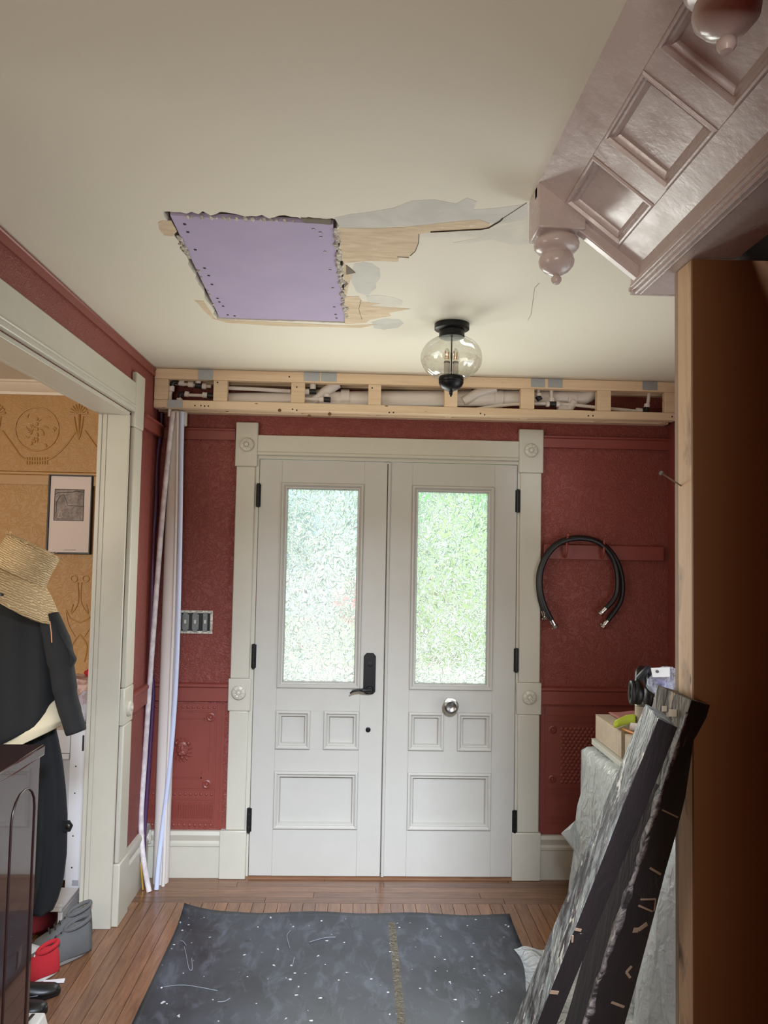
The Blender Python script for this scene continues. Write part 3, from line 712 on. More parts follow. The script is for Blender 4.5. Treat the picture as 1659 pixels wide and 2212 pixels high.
# ------------------------------------------------------------------ partition
part = sthing('wall_partition', (1.1, 1.64, 0))
obj('end_stud', MB().box(.704, .742, 1.6, 1.672, 0, 2.248), PINEZ, part, bevel=.002)
obj('far_sheet', MB().box(.705, XR, 1.674, 1.69, 0, 2.248), CARD, part)
obj('brown_panel', MB().box(.703, 1.2, 1.592, 1.6, 0, 2.246), BROWN, part)
nail_a, nail_b = Px(1471, 1049, .704), Py(1428, 1022, 1.63)
nl = thing('nail', 'bent steel nail sticking out of the bare partition stud', 'nail', nail_a)
dd = (nail_b-nail_a).normalized()
obj('shank', MB().tube([nail_a+Vector((.012, 0, .0)), nail_a-dd*.002, nail_b], .0018, 8), STEEL, nl)
obj('head', MB().tube([nail_b-dd*.001, nail_b+dd*.0015], .005, 12), STEEL, nl)

# ------------------------------------------------------------------ pipe chase framing over the door
YF = 3.746
ch = thing('pipe_chase_frame', 'pale pine lumber frame of the open pipe chase above the red wall', 'wood frame', (.28, 3.82, 2.29))
obj('top_plate', MB().box(XL+.002, XR-.02, YF, YF+.04, 2.436, 2.4875), PINE, ch, bevel=.002)
obj('bottom_plate', MB().box(XL+.002, XR-.02, YF, YF+.055, 2.294, 2.334), PINE, ch, bevel=.003)
obj('wall_ledger', MB().box(XL+.002, XR-.02, D-.062, D-.001, 2.292, 2.330), PINE, ch, bevel=.002)
obj('ceiling_ledger', MB().box(XL+.002, XR-.02, D-.04, D-.001, 2.44, 2.4875), PINE, ch, bevel=.002)
for x0, x1 in ((-1.011, -.945), (-.724, -.657), (-.345, -.278), (.034, .097), (.411, .475), (.79, .858), (1.172, 1.242), (1.514, 1.569)):
    obj('cripple_stud', MB().box(x0, x1, YF+.001, YF+.038, 2.3345, 2.4355), PINE, ch, bevel=.0015)
    obj('bottom_cross_block', MB().box(x0+.01, x1-.02, YF+.055, D-.062, 2.294, 2.33), PINE, ch, bevel=.0015)
for x0, x1 in ((428, 460), (656, 690), (694, 727), (1147, 1177), (1184, 1215), (1388, 1420)):
    a, c = Py(x0, 825, YF), Py(x1, 825, YF)
    obj('nail_plate', MB().box(a.x, c.x, YF-.002, YF, 2.444 if x0 > 600 else 2.436, 2.4865), GALV, ch)
a, c = Py(362, 875, YF), Py(395, 875, YF)
obj('nail_plate', MB().box(a.x, c.x, YF-.002, YF, 2.296, 2.333), GALV, ch)
for (x, y) in ((421, 876), (434, 876), (442, 877), (450, 877), (632, 884), (641, 886), (841, 891), (850, 891), (1038, 893), (1047, 896), (1271, 898), (1281, 898), (1452, 900), (625, 814), (470, 826), (641, 836), (804, 838)):
    p = Py(x, y, YF-.001); obj('nail_hole', MB().lathe((p.x, YF-.0006, p.z), [(.004, 0), (.004, .002)], 8, 'y'), BLACKM, ch)
for (x, y) in ((604, 886), (668, 899), (712, 894)):
    p = Py(x, y, YF-.001); obj('knot', MB().lathe((p.x, YF-.0006, p.z), [(0, 0), (.008, 0), (.009, .002)], 12, 'y'), plain('knot_brown', (112, 72, 40), .6), ch)

# pipes in the chase
YP = 3.835
def PP(lst, y=YP): return [Py(x, yy, y) for x, yy in lst]
dp = thing('drain_pipe', 'fat white PVC drain running behind the chase studs to an elbow', 'pipe', Py(900, 862, YP))
obj('pipe', MB().tube(PP([(490, 866), (800, 862), (1255, 859)]), .040, 20), PVC, dp)
obj('elbow', MB().tube(smoothpath(PP([(1225, 859), (1255, 858), (1275, 848), (1282, 825)]), 5), .041, 20), PVC, dp)
for x in (1075, 1232, 690, 746):
    obj('coupling', MB().tube(PP([(x-9, 861), (x+9, 861)]), .046, 20), PVC, dp)
obj('branch', MB().tube(PP([(1000, 868), (1030, 850), (1070, 838)], 3.805), .026, 16), PVC, dp)
obj('branch', MB().tube(PP([(678, 866), (703, 846), (730, 828)], 3.805), .026, 16), PVC, dp)
obj('vent_branch', MB().tube(PP([(1205, 880), (1228, 886), (1240, 868)], 3.80), .022, 14), PVC, dp)
def fitting(root, pts, y, kind='elbow'):
    obj(kind, MB().tube(PP(pts, y), .0135, 12), BLACKM, root)
def nut(root, a, b_, y):
    obj('nut', MB().tube(PP([a, b_], y), .0145, 10), PVC, root)
hp = thing('supply_pipe', 'thin white supply pipe with black elbows in the leftmost chase bay', 'pipe', Py(400, 840, 3.79))
obj('tube', MB().tube(PP([(366, 900), (368, 850), (376, 828), (412, 831), (456, 835)], 3.79), .009, 10), PVC, hp)
obj('tube', MB().tube(PP([(389, 885), (390, 853), (458, 855)], 3.79), .009, 10), PVC, hp)
fitting(hp, [(372, 832), (376, 825), (385, 826)], 3.785); fitting(hp, [(388, 858), (390, 851), (398, 851)], 3.785); fitting(hp, [(422, 832), (436, 834)], 3.785, 'tee'); fitting(hp, [(448, 854), (462, 855)], 3.785, 'coupling')
for a, c in (((388, 827), (398, 828)), ((407, 830), (418, 831)), ((437, 834), (446, 835)), ((400, 851), (408, 852)), ((438, 853), (448, 854)), ((371, 835), (370, 845)), ((388, 861), (387, 868)), ((428, 820), (428, 829))): nut(hp, a, c, 3.785)
hp2 = thing('supply_pipe', 'long thin white water line running the full length of the chase', 'pipe', Py(700, 880, 3.79))
obj('tube', MB().tube(smoothpath(PP([(490, 838), (560, 841), (628, 845)], 3.80), 3), .010, 10), PVC, hp2)
obj('tube', MB().tube(smoothpath(PP([(655, 876), (760, 879), (960, 884), (1010, 886), (1100, 874), (1200, 872), (1290, 880), (1385, 889)], 3.79), 4), .0085, 10), PVC, hp2)
hp3 = thing('supply_pipe', 'short white riser with black tees below the two middle nail plates', 'pipe', Py(690, 850, 3.78))
obj('tube', MB().tube(PP([(676, 818), (676, 846), (664, 846)], 3.782), .009, 10), PVC, hp3); obj('tube', MB().tube(PP([(658, 862), (707, 863), (707, 850)], 3.782), .009, 10), PVC, hp3)
fitting(hp3, [(669, 846), (683, 846)], 3.778, 'tee'); fitting(hp3, [(700, 863), (714, 864)], 3.778, 'tee')
for a, c in (((676, 830), (676, 841)), ((659, 846), (668, 846)), ((706, 851), (706, 858)), ((690, 863), (699, 863))): nut(hp3, a, c, 3.778)
hp4 = thing('supply_pipe', 'white riser with black fittings below the two right nail plates', 'pipe', Py(1180, 860, 3.78))
obj('tube', MB().tube(PP([(1163, 833), (1163, 862)], 3.782), .008, 10), PVC, hp4); obj('tube', MB().tube(PP([(1191, 833), (1192, 872), (1205, 874)], 3.782), .009, 10), PVC, hp4)
fitting(hp4, [(1161, 857), (1163, 862), (1168, 858)], 3.778); fitting(hp4, [(1186, 872), (1201, 873)], 3.778, 'tee')
for a, c in (((1192, 860), (1192, 868)), ((1180, 873), (1186, 873)), ((1201, 873), (1208, 873)), ((1164, 850), (1164, 856))): nut(hp4, a, c, 3.778)
hp5 = thing('supply_pipe', 'slanting white riser at the right end of the chase', 'pipe', Py(1395, 865, 3.78))
obj('tube', MB().tube(PP([(1403, 842), (1400, 868), (1397, 884)], 3.785), .0085, 10), PVC, hp5)
fitting(hp5, [(1386, 888), (1396, 888), (1398, 880)], 3.78); nut(hp5, (1398, 873), (1397, 880), 3.78); nut(hp5, (1374, 887), (1386, 888), 3.78)

# ------------------------------------------------------------------ pipes down the left corner
def vpipe(name, label, px, y, r, mat, seg=14):
    pts = [Py(x, yy, y if not hasattr(y, '__len__') else y[i]) for i, (x, yy) in enumerate(px)]
    pts[-1].z = max(pts[-1].z, .001) if pts[-1].z < .06 else pts[-1].z
    return tag(obj(name, MB().tube(smoothpath(pts, 5), r, seg), mat), label, 'pipe', 'pipes down the corner')
dpx, dpy = -.918, 3.835
dv = thing('drain_stack', 'fat white drain pipe standing upright in the left corner', 'pipe', (dpx, dpy, .001), 'pipes down the corner')
obj('pipe', MB().lathe((dpx, dpy, 0), [(.038, .001), (.038, 2.29)], 28), PVC, dv)
obj('coupling', MB().lathe((dpx+.02, dpy, 0), [(.03, 2.22), (.032, 2.222), (.032, 2.288), (.03, 2.29)], 24), PVC, dv)
vpipe('supply_tube', 'mottled white tube bowing out left of the fat drain pipe', [(374, 890), (366, 960), (352, 1100), (340, 1250), (329, 1400), (322, 1500), (312, 1650), (305, 1760), (308, 1840), (322, 1926)], [3.79]*7+[3.77, 3.75, 3.73], .0125, PEX)
vpipe('supply_tube', 'bluish white tube curving down right of the fat drain pipe', [(393, 890), (391, 1000), (388, 1200), (383, 1400), (376, 1540), (364, 1680), (352, 1780), (343, 1860), (338, 1922)], [3.79]*7+[3.77, 3.752], .0115, BLUEW)
vpipe('supply_tube', 'thin white tube between the drain pipe and the bluish tube', [(384, 890), (381, 1100), (375, 1330), (369, 1480), (363, 1640), (358, 1760), (354, 1880), (352, 1918)], 3.79, .0085, PVC)
vpipe('conduit', 'dark purple tube clipped in the corner behind the white pipes', [(349, 885), (347, 930), (339, 1000), (336, 1100), (331, 1165), (328, 1290), (325, 1380), (326, 1440), (331, 1500), (322, 1650), (312, 1800), (312, 1915)], [3.86, 3.86, 3.855, 3.85, 3.85, 3.85, 3.85, 3.84, 3.84, 3.83, 3.80, 3.765], .0095, PURPLE)
vpipe('gas_tube', 'thin brassy yellow tube at the foot of the corner pipes', [(303, 1800), (303, 1835), (305, 1870), (309, 1922)], [3.79, 3.78, 3.76, 3.745], .0055, YELLOW, 10)
oc = thing('wall_socket', 'small white socket on the baseboard behind the corner pipes', 'socket', Py(316, 1808, 3.88))
p = Py(318, 1806, 3.88); obj('plate', MB().box(p.x-.014, p.x+.02, 3.874, 3.881, p.z-.035, p.z+.03), WHITE, oc, bevel=.002); obj('outlet', MB().box(p.x-.004, p.x+.012, 3.871, 3.874, p.z-.02, p.z+.014), PVC, oc)

# ------------------------------------------------------------------ switch box
sb = thing('switch_box', 'open three gang switch box without its cover on red wall', 'switch box', (-.805, D-.005, 1.19))
obj('box_ring', MB().box(-.889, -.720, D-.006, D, 1.288, 1.302).box(-.889, -.720, D-.006, D, 1.186, 1.2).box(-.889, -.877, D-.006, D, 1.2, 1.288).box(-.733, -.720, D-.006, D, 1.2, 1.288), PLAST, sb, bevel=.002)
obj('cavity', MB().box(-.877, -.733, D-.002, D, 1.2, 1.288), BLACKM, sb)
for k in range(3):
    x = -.874+k*.049
    sw = obj('switch', MB().box(x+.002, x+.036, D-.008, D-.002, 1.206, 1.282), plain('switch_zinc', (128, 130, 122), .5, .5, .25, 60) if k < 2 else BLACKM, sb, bevel=.002)
    obj('yoke', MB().box(x+.008, x+.030, D-.010, D-.007, 1.196, 1.292), plain('dull_zinc', (118, 122, 118), .5, .3, .3, 80), sw)
    obj('toggle', MB().box(x+.014, x+.025, D-.020, D-.010, 1.236, 1.256), plain('toggle_ivory', (196, 192, 178), .4), sw, bevel=.002)

# ------------------------------------------------------------------ hooks rail and hoses
hr = thing('coat_hook_rail', 'red painted rail with two coat hooks on the right wall panel', 'hook rail', (1.18, D-.01, 1.59))
obj('rail', MB().box(.945, 1.565, D-.02, D-.0005, 1.593, 1.669), REDP, hr, bevel=.004)
for px_ in (1219, 1299):
    p = Py(px_, 1200, D-.02)
    hk = obj('hook', MB().tube(smoothpath([(p.x, D-.02, 1.61), (p.x, D-.04, 1.606), (p.x, D-.06, 1.63), (p.x, D-.062, 1.655), (p.x+.004, D-.055, 1.69), (p.x+.006, D-.07, 1.715)], 4), [.007]*10+[.006]*8+[.005]*3, 8), REDP, hr)
    obj('knob', MB().blob((p.x+.006, D-.07, 1.716), .008, 10, 8), REDP, hk); obj('hook_plate', MB().box(p.x-.012, p.x+.012, D-.024, D-.0195, 1.6, 1.662), REDP, hk)
def hose(label, px, y):
    h = thing('washer_hose', label, 'hose', Py(*px[len(px)//2], y), 'hoses hung on the coat hooks')
    pts = smoothpath([Py(a, c, y) for a, c in px], 6)
    obj('tube', MB().tube(pts, .0125, 12), RUBBER, h)
    for e, d in ((pts[0], (pts[0]-pts[2]).normalized()), (pts[-1], (pts[-1]-pts[-3]).normalized())):
        f = obj('fitting', MB().tube([e-d*.012, e+d*.012], .0135, 12).tube([e+d*.012, e+d*.018], .009, 10), CHROME, h)
        obj('coupling_nut', MB().tube([e+d*.018, e+d*.032], .0165, 6), CHROME, f)
        q = d.orthogonal().normalized(); obj('wing', MB().tube([e+d*.024-q*.026, e+d*.024+q*.026], .0045, 6), CHROME, f)
    return h
hose('black rubber hose loop hanging nearer, its fittings ending higher on the right', [(1194, 1344), (1178, 1312), (1168, 1275), (1169, 1235), (1184, 1198), (1212, 1172), (1252, 1163), (1292, 1172), (1322, 1203), (1334, 1245), (1330, 1288), (1305, 1318)], D-.055)
hose('second black rubber hose loop behind the first, reaching lower on the right', [(1175, 1324), (1165, 1285), (1164, 1240), (1180, 1198), (1208, 1171), (1250, 1161), (1296, 1172), (1328, 1203), (1344, 1250), (1340, 1300), (1309, 1345)], D-.028)

# ------------------------------------------------------------------ ceiling light
lx, ly = .342, 2.9
cl = thing('ceiling_light', 'black ceiling light with clear ribbed glass globe', 'ceiling light', (lx, ly, 2.2))
obj('canopy', MB().lathe((lx, ly, 0), [(.067, 2.488), (.067, 2.468), (.06, 2.464), (.049, 2.462), (.049, 2.438), (.047, 2.436)][::-1], 36), BLACK, cl)
pr = []
for k in range(19):
    t = k/18; a = math.radians(-62+t*132); pr.append((.117*math.cos(a)**.9 if math.cos(a) > 0 else 0, 2.358+.086*math.sin(a)))
pr = [(.047, 2.281)]+[p for p in pr if p[0] > .047]+[(.047, 2.441)]
g = MB(); base_prof_ = pr
seg = 64
for (r, h) in pr:
    for k in range(seg):
        an = 2*math.pi*k/seg; fl = 1+.018*math.cos(16*an+ (2.36-h)*8)*min(1, max(0, (2.41-h)/.06))
        g.v.append(Vector((lx+r*fl*math.cos(an), ly+r*fl*math.sin(an), h)))
for j in range(len(pr)-1):
    for k in range(seg): g.f.append((j*seg+k, j*seg+(k+1) % seg, (j+1)*seg+(k+1) % seg, (j+1)*seg+k))
obj('globe', g, GLASS, cl, angle=80)
obj('rod', MB().tube([(lx, ly, 2.44), (lx, ly, 2.28)], .0028, 8), BLACK, cl)
bc = obj('bottom_cap', MB().lathe((lx, ly, 0), [(.0, 2.206), (.003, 2.207), (.004, 2.213), (.007, 2.216), (.006, 2.222), (.008, 2.227), (.012, 2.229), (.02, 2.232), (.034, 2.240), (.043, 2.250), (.0465, 2.258), (.048, 2.262), (.046, 2.265), (.048, 2.268), (.048, 2.28), (.046, 2.284), (.03, 2.286), (0, 2.286)], 36), BLACK, cl)
for sx in (-.017, .016):
    s_ = obj('candle_sleeve', MB().lathe((lx+sx, ly, 0), [(.0115, 2.286), (.0115, 2.335), (.009, 2.337)], 16), plain('ivory_sleeve', (206, 200, 186), .5), cl)
    obj('socket_collar', MB().lathe((lx+sx, ly, 0), [(.012, 2.335), (.012, 2.343), (.008, 2.345)], 16), STEEL, s_)
    bu = obj('bulb', MB().lathe((lx+sx, ly, 0), [(.008, 2.345), (.014, 2.358), (.014, 2.372), (.007, 2.39), (.0, 2.397)], 16), GLASS, cl)
    obj('filament', MB().tube([(lx+sx-.004, ly, 2.352), (lx+sx-.006, ly, 2.384)], .0022, 6).tube([(lx+sx+.004, ly, 2.352), (lx+sx+.005, ly, 2.38)], .0022, 6), plain('amber_filament', (214, 140, 80), .5), bu)

# ------------------------------------------------------------------ rubber mat
def matfn(u, v):
    x = -.735+u*1.445; y = 1.55+v*1.945 + (-.02*u+.02)*v
    x += (.02*(1-v) if u < .5 else -.0)
    z = .004+.0015*math.sin(9*u+3*v)+.0015*math.sin(13*v)
    c = max(0, 1-(u/.12))*max(0, (v-.9)/.1)
    z += .035*c*c + .004*max(0, (v-.97)/.03)*(1+math.sin(20*u))
    return (x, y, z)
fm = thing('floor_mat', 'dark scuffed rubber mat with paint specks lying before the doors', 'mat', (0, 2.5, 0))
obj('sheet', MB().grid(matfn, 60, 60), MATM, fm, solid=.004)
tp = MB().grid(lambda u, v: (.165+.030*u+.006*(1-v), 1.6+v*1.82, matfn((.165+.735+.03*u)/1.445, min(.96, (.05+v*1.82)/1.945))[2]+.0032), 2, 40)
obj('tape_strip', tp, film('brown_packing_tape', (150, 138, 112), .6, .3, 60), fm)
dm = MB(); dr_ = random.Random(5)
for k in range(44):
    u, v = dr_.random(), .42+.56*dr_.random(); p = matfn(u, v); q = .0026*dr_.uniform(.5, 1.8)
    dm.blob((p[0], p[1], p[2]+.002), (q*dr_.uniform(.8, 2.2), q, .0009), 6, 4, .3, dr_)
stuff(obj('paint_specks', dm, plain('white_paint_speck', (206, 206, 204), .6), fm))
for px in ([(390, 2032), (396, 2034), (402, 2042)], [(398, 2045), (402, 2062), (408, 2092), (415, 2094), (414, 2070)], [(352, 2132), (400, 2128), (470, 2140)], [(470, 2164), (485, 2163), (497, 2156)], [(628, 2010), (620, 2022), (626, 2048)], [(632, 2085), (636, 2068)], [(770, 2190), (812, 2184)], [(668, 2035), (700, 2026), (725, 2024)]):
    obj('scuff_line', MB().tube(smoothpath([Pz(a, c, .0068) for a, c in px], 4), .0013, 6), plain('scuff_white', (128, 130, 136), .6), fm)

# ------------------------------------------------------------------ leaning timbers
def timber(label, edges, grp, pale=99):
    # edges: left, near, right -> (top px, top y, bottom px, bottom y)
    tops, bots = [], []
    for (tp_, ty, bp, by) in edges:
        a = Py(*tp_, ty); c = Py(*bp, by); k = (a.z-.002)/(a.z-c.z); tops.append(a); bots.append(a+(c-a)*k)
    tops.append(tops[0]+tops[2]-tops[1]); bots.append(bots[0]+bots[2]-bots[1])
    for q in bots: q.z = .002
    t = thing('old_timber', label, 'timber', (bots[0]+bots[2])/2, grp)
    n = 14; b = MB()
    r_ = random.Random(len(label))
    for j in range(n+1):
        for k in range(4):
            p = tops[k].lerp(bots[k], j/n)
            if 0 < j < n: p = p+Vector((r_.uniform(-.0012, .0012), r_.uniform(-.0012, .0012), 0))
            b.v.append(p)
    for j in range(n):
        for k in range(4): b.f.append((j*4+k, j*4+(k+1) % 4, (j+1)*4+(k+1) % 4, (j+1)*4+k))
    b.f.append((3, 2, 1, 0)); b.f.append(tuple(n*4+k for k in range(4)))
    o = obj('beam', b, TIMBER, t, bevel=.0015, angle=25)
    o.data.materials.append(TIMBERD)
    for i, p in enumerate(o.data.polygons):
        if i < n*4 and (i % 4 in (1, 2) or i//4 >= pale): p.material_index = 1  # rows past pale go dark: stain plus the front timber's shade painted in
    return t, tops, bots
tA, topA, botA = timber('nearer leaning old timber with flaking pale grey edge', [((1394, 1520), 1.565, (1108, 2212), 1.77), ((1422, 1551), 1.475, (1161, 2212), 1.655), ((1464, 1572), 1.485, (1204, 2212), 1.67)], 'old timbers leaning on the partition')
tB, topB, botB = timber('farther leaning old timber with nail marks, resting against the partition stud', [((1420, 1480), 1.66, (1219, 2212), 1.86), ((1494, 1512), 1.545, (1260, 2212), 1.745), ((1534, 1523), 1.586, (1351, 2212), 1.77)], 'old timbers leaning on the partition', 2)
def onB(s_, e): return topB[1].lerp(botB[1], s_).lerp(topB[2].lerp(botB[2], s_), e)
b = MB(); r_ = random.Random(4); NB = 40
for j in range(NB+1):
    s_ = .02+.78*j/NB; w_ = .04+.16*r_.random()
    lp = topB[1].lerp(botB[1], s_).lerp(topB[0].lerp(botB[0], s_), .04+.12*r_.random()); np_ = topB[1].lerp(botB[1], s_); rp = onB(s_, w_)
    off = Vector((-.0004, -.0009, .0))
    b.v += [lp+off, np_+off*1.3, rp+off]
for j in range(NB):
    for k in range(2): b.f.append((j*3+k, j*3+k+1, j*3+3+k+1, j*3+3+k))
def flake():
    t = NT('worn_pale_edge'); n = t.noise(28, 5, .7, .8); c = t.mix(t.ramp(n, [(.44, 0.), (.62, 1.)]), lin((48, 42, 42)), lin((168, 156, 150))); t.color(c); t.set(Roughness=.6); t.bump(n, .6, .008); return t.m
obj('worn_edge', b, flake(), tB, solid=.0004)
def proj(p):
    d = p-EYE; z = d.dot(fw); return 829.5+F*d.dot(rt)/z, 1106-F*d.dot(up)/z
def face_pts(tp_, bt, pxs):            # points on a timber's dark face under the given photo points, and the face normal there
    out = []
    for (x, y) in pxs:
        best = None
        for i in range(90):
            a = tp_[1].lerp(bt[1], i/89); c = tp_[2].lerp(bt[2], i/89)
            for j in range(21):
                p = a.lerp(c, j/20); u, v = proj(p); e = (u-x)**2+(v-y)**2
                if best is None or e < best[0]: best = (e, p, (c-a).cross(bt[1]-tp_[1]).normalized())
        out.append(best)
    n = out[0][2]
    if n.dot(EYE-out[0][1]) < 0: n = -n
    return [o[1]+n*.0008 for o in out], n
PALEW = plain('raw_wood_scar', (140, 114, 92), .7, 0, .2, 40)
for (x0, y0, x1, y1, wd) in ((1431, 1752, 1463, 1760, .0035), (1402, 1880, 1428, 1886, .005), (1382, 1939, 1415, 1942, .0035), (1379, 1958, 1410, 1968, .004), (1415, 1942, 1411, 1966, .003), (1350, 2096, 1364, 2085, .007), (1352, 2102, 1362, 2108, .006), (1322, 2162, 1350, 2174, .006), (1368, 2014, 1380, 2002, .012), (1380, 2002, 1398, 2000, .010)):
    pts, n_ = face_pts(topB, botB, ((x0, y0), (x1, y1)))
    obj('scar', MB().beam(pts[0], pts[1], wd, .0016, n_), PALEW, tB)
for (x0, y0, x1, y1, wd) in ((1243, 2000, 1256, 2004, .006), (1185, 2140, 1205, 2146, .008), (1232, 2016, 1236, 2030, .004)):
    pts, n_ = face_pts(topA, botA, ((x0, y0), (x1, y1)))
    obj('scar', MB().beam(pts[0], pts[1], wd, .0016, n_), PALEW, tA)
for (x0, y0, x1, y1) in ((1430, 1525, 1441, 1537), (1445, 1532, 1462, 1548)):
    a, c = Py(x0, y1, 1.545), Py(x1, y0, 1.545); m_ = (topB[0]-topB[1]).cross(botB[1]-topB[1]).normalized(); pts = []
    for (x, y) in ((x0, y0), (x1, y0), (x1, y1), (x0, y1)):
        d = ray(x, y); k = (topB[1]-EYE).dot(m_)/d.dot(m_); pts.append(EYE+d*k*.9985)
    obj('paper_scrap', MB().prism(pts, (0, .001, 0)), WHITE, tB)

# ------------------------------------------------------------------ right hand stack
def drape(name, label, x0, x1, y0, y1, zt, mat, seed, flare=.07, cat='plastic sheet', n=(64, 22)):
    r_ = random.Random(seed); ph = [r_.uniform(0, 6.28) for _ in range(8)]
    def fn(u, v):
        t = u*4; k = int(t) % 4; q = t-int(t)
        cx, cy = [(x0+(x1-x0)*q, y0), (x1, y0+(y1-y0)*q), (x1-(x1-x0)*q, y1), (x0, y1-(y1-y0)*q)][k]
        mx, my = (x0+x1)/2, (y0+y1)/2
        if v < .25:
            f = v/.25; return (mx+(cx-mx)*f, my+(cy-my)*f, zt+.006*math.sin(23*u+ph[0])*f+.004*math.sin(40*u*f))
        g = (v-.25)/.75
        wv = (.012+.036*g)*math.sin(2*math.pi*9*u+ph[1]+2*g)+.012*g*math.sin(2*math.pi*23*u+ph[2]-3*g)+.006*math.sin(2*math.pi*41*u+ph[3]+9*g)
        out = flare*g+wv*min(1, g*3)
        dx, dy = cx-mx, cy-my; L = math.hypot(dx, dy)
        return (cx+dx/L*out, cy+dy/L*out, max(.004, zt*(1-g)+.01*math.sin(17*u+ph[4])*g))
    return tag(obj(name, MB().grid(fn, *n, closed=True), mat, angle=180), label, cat)
def carton(name, label, x0, x1, y0, y1, z0, z1, mat, tape=True):
    t = thing(name, label, 'box', ((x0+x1)/2, (y0+y1)/2, z0))
    obj('body', MB().box(x0, x1, y0, y1, z0, z1-.004), mat, t, bevel=.003)
    obj('flap', MB().box(x0, (x0+x1)/2-.001, y0, y1, z1-.003, z1), mat, t); obj('flap', MB().box((x0+x1)/2+.001, x1, y0, y1, z1-.003, z1), mat, t)
    if tape:
        ym = (y0+y1)/2-.05; obj('tape', MB().box(x0-.0012, x0, ym-.02, ym+.02, z0+.0, z1).box(x0-.001, x1, ym-.02, ym+.02, z1, z1+.001), film('packing_tape', (176, 150, 116), .5, .25, 80), t)
    return t
carton('storage_bin', 'white storage bin under the plastic sheet beside the right wall', 1.06, 1.45, 2.99, 3.49, .002, .742, plain('white_bin', (190, 190, 188), .5), False)
drape('plastic_sheet', 'milky plastic sheet draped over the bin below the cardboard box', 1.035, 1.47, 2.96, 3.52, .752, FILM, 2, .05)
st = carton('foam_board', 'pale board lying between cardboard box and plastic sheet', 1.075, 1.5, 2.9, 3.5, .760, .787, plain('foam_grey', (182, 180, 172), .6), False)
carton('cardboard_box', 'brown taped cardboard box on top of the plastic-covered stack', 1.09, 1.5, 2.86, 3.49, .789, .897, CARD)
# corner spur of the sheet
sp0 = [Py(1212, 1800, 3.45), Py(1243, 1772, 3.46), Py(1246, 1845, 3.46), Py(1232, 1790, 3.42), Py(1236, 1826, 3.42)]
tag(obj('plastic_flap', MB().add(sp0, [(0, 3, 1), (0, 4, 3), (0, 2, 4), (3, 4, 2, 1)]), FILM, smooth=False), 'pointed fold of plastic sticking out beside the baseboard', 'plastic sheet')
drape('plastic_sheet', 'bluish plastic sheet heaped on the floor behind the leaning timbers', 1.02, 1.46, 2.2, 2.76, .72, FILM, 9, .05)
carton('tool_crate', 'pale crate hidden under the heaped bluish plastic sheet', 1.05, 1.44, 2.23, 2.73, .002, .70, plain('crate_grey', (176, 182, 192), .6), False)
def crump(u, v):
    x = .66+u*.36; y = 2.35+v*.85
    return (x+.02*math.sin(9*v), y, .004+.02*abs(math.sin(11*u+3*v))*abs(math.sin(8*v+4*u))+.035*max(0, u-.75)*4*abs(math.sin(7*v)))
tag(obj('plastic_film', MB().grid(crump, 26, 40), FILM, angle=180), 'crumpled plastic film lying on the floor under the timbers', 'plastic sheet')

# things on the cardboard box
zt = .899
gv = thing('work_glove', 'yellow green cuffed work glove lying on the cardboard box', 'glove', (1.15, 3.2, zt))
NEON = cloth('neon_green_knit', (186, 196, 60), 120, .1); NEOND = cloth('dark_glove_inside', (110, 116, 34), 120, .1)
cu = [Vector((1.078, 3.19, zt+.018)), Vector((1.15, 3.27, zt+.02)), Vector((1.21, 3.31, zt+.018))]
rings = []
b = MB()
for i, (c, rx, rz) in enumerate(((cu[0], .030, .013), (cu[0].lerp(cu[1], .5), .032, .016), (cu[1], .028, .018), (cu[1].lerp(cu[2], .6), .03, .018), (cu[2], .036, .016))):
    for k in range(16):
        a = 2*math.pi*k/16; b.v.append(Vector((c.x+rx*math.cos(a)*.45, c.y+rx*math.cos(a)*.9, max(zt+.001, c.z+rz*math.sin(a)))))
for j in range(4):
    for k in range(16): b.f.append((j*16+k, j*16+(k+1) % 16, (j+1)*16+(k+1) % 16, (j+1)*16+k))
obj('cuff', b, NEON, gv, solid=.003, angle=70)
GP = plain('grey_glove_palm', (190, 184, 180), .7)
pm = obj('palm', MB().blob((cu[2].x+.03, cu[2].y+.01, zt+.016), (.05, .045, .0155), 14, 8), GP, gv)
for k in range(4):
    y_ = cu[2].y-.02+k*.019; obj('finger', MB().tube(smoothpath([(cu[2].x+.06, y_, zt+.014), (cu[2].x+.09, y_+.004*k, zt+.016), (cu[2].x+.12-.006*abs(k-1), y_+.006*k, zt+.011)], 4), [.010]*5+[.009]*3+[.006], 10), GP, gv)
obj('thumb', MB().tube(smoothpath([(cu[2].x+.02, cu[2].y-.03, zt+.013), (cu[2].x+.045, cu[2].y-.055, zt+.012), (cu[2].x+.07, cu[2].y-.06, zt+.010)], 4), [.011]*5+[.009]*3+[.006], 10), GP, gv)
p0 = Vector((1.22, 3.41, 0))
rg = MB().grid(lambda u, v: (p0.x-.07+.2*u, p0.y-.08+.16*v, zt+.006+.014*math.sin(3.1*u)*math.sin(3.1*v)*(1+.5*math.sin(9*u+5*v))), 16, 12)
tag(obj('rag', rg, cloth('faded_red_cloth', (150, 96, 90), 90, .15), solid=.004, angle=180), 'faded red rag lying behind the glove on the box', 'rag')
tag(obj('paint_roller_sleeve', MB().tube([(1.13, 3.15, zt+.0175), (1.19, 3.11, zt+.0175)], [.017, .017], 16), plain('roller_pale', (206, 192, 184), .9)), 'short pale roll lying in front of the glove on the box', 'roll')
oc_ = [Vector((1.10, 3.16, 0)), Vector((1.11, 3.11, 0)), Vector((1.13, 3.06, 0))]
for q in oc_: q.z = zt+.006
tag(obj('orange_cord', MB().tube(smoothpath(oc_, 4), .0045, 8), plain('orange_plastic', (206, 128, 60), .5)), 'short orange cord at the near corner of the cardboard box', 'cord')
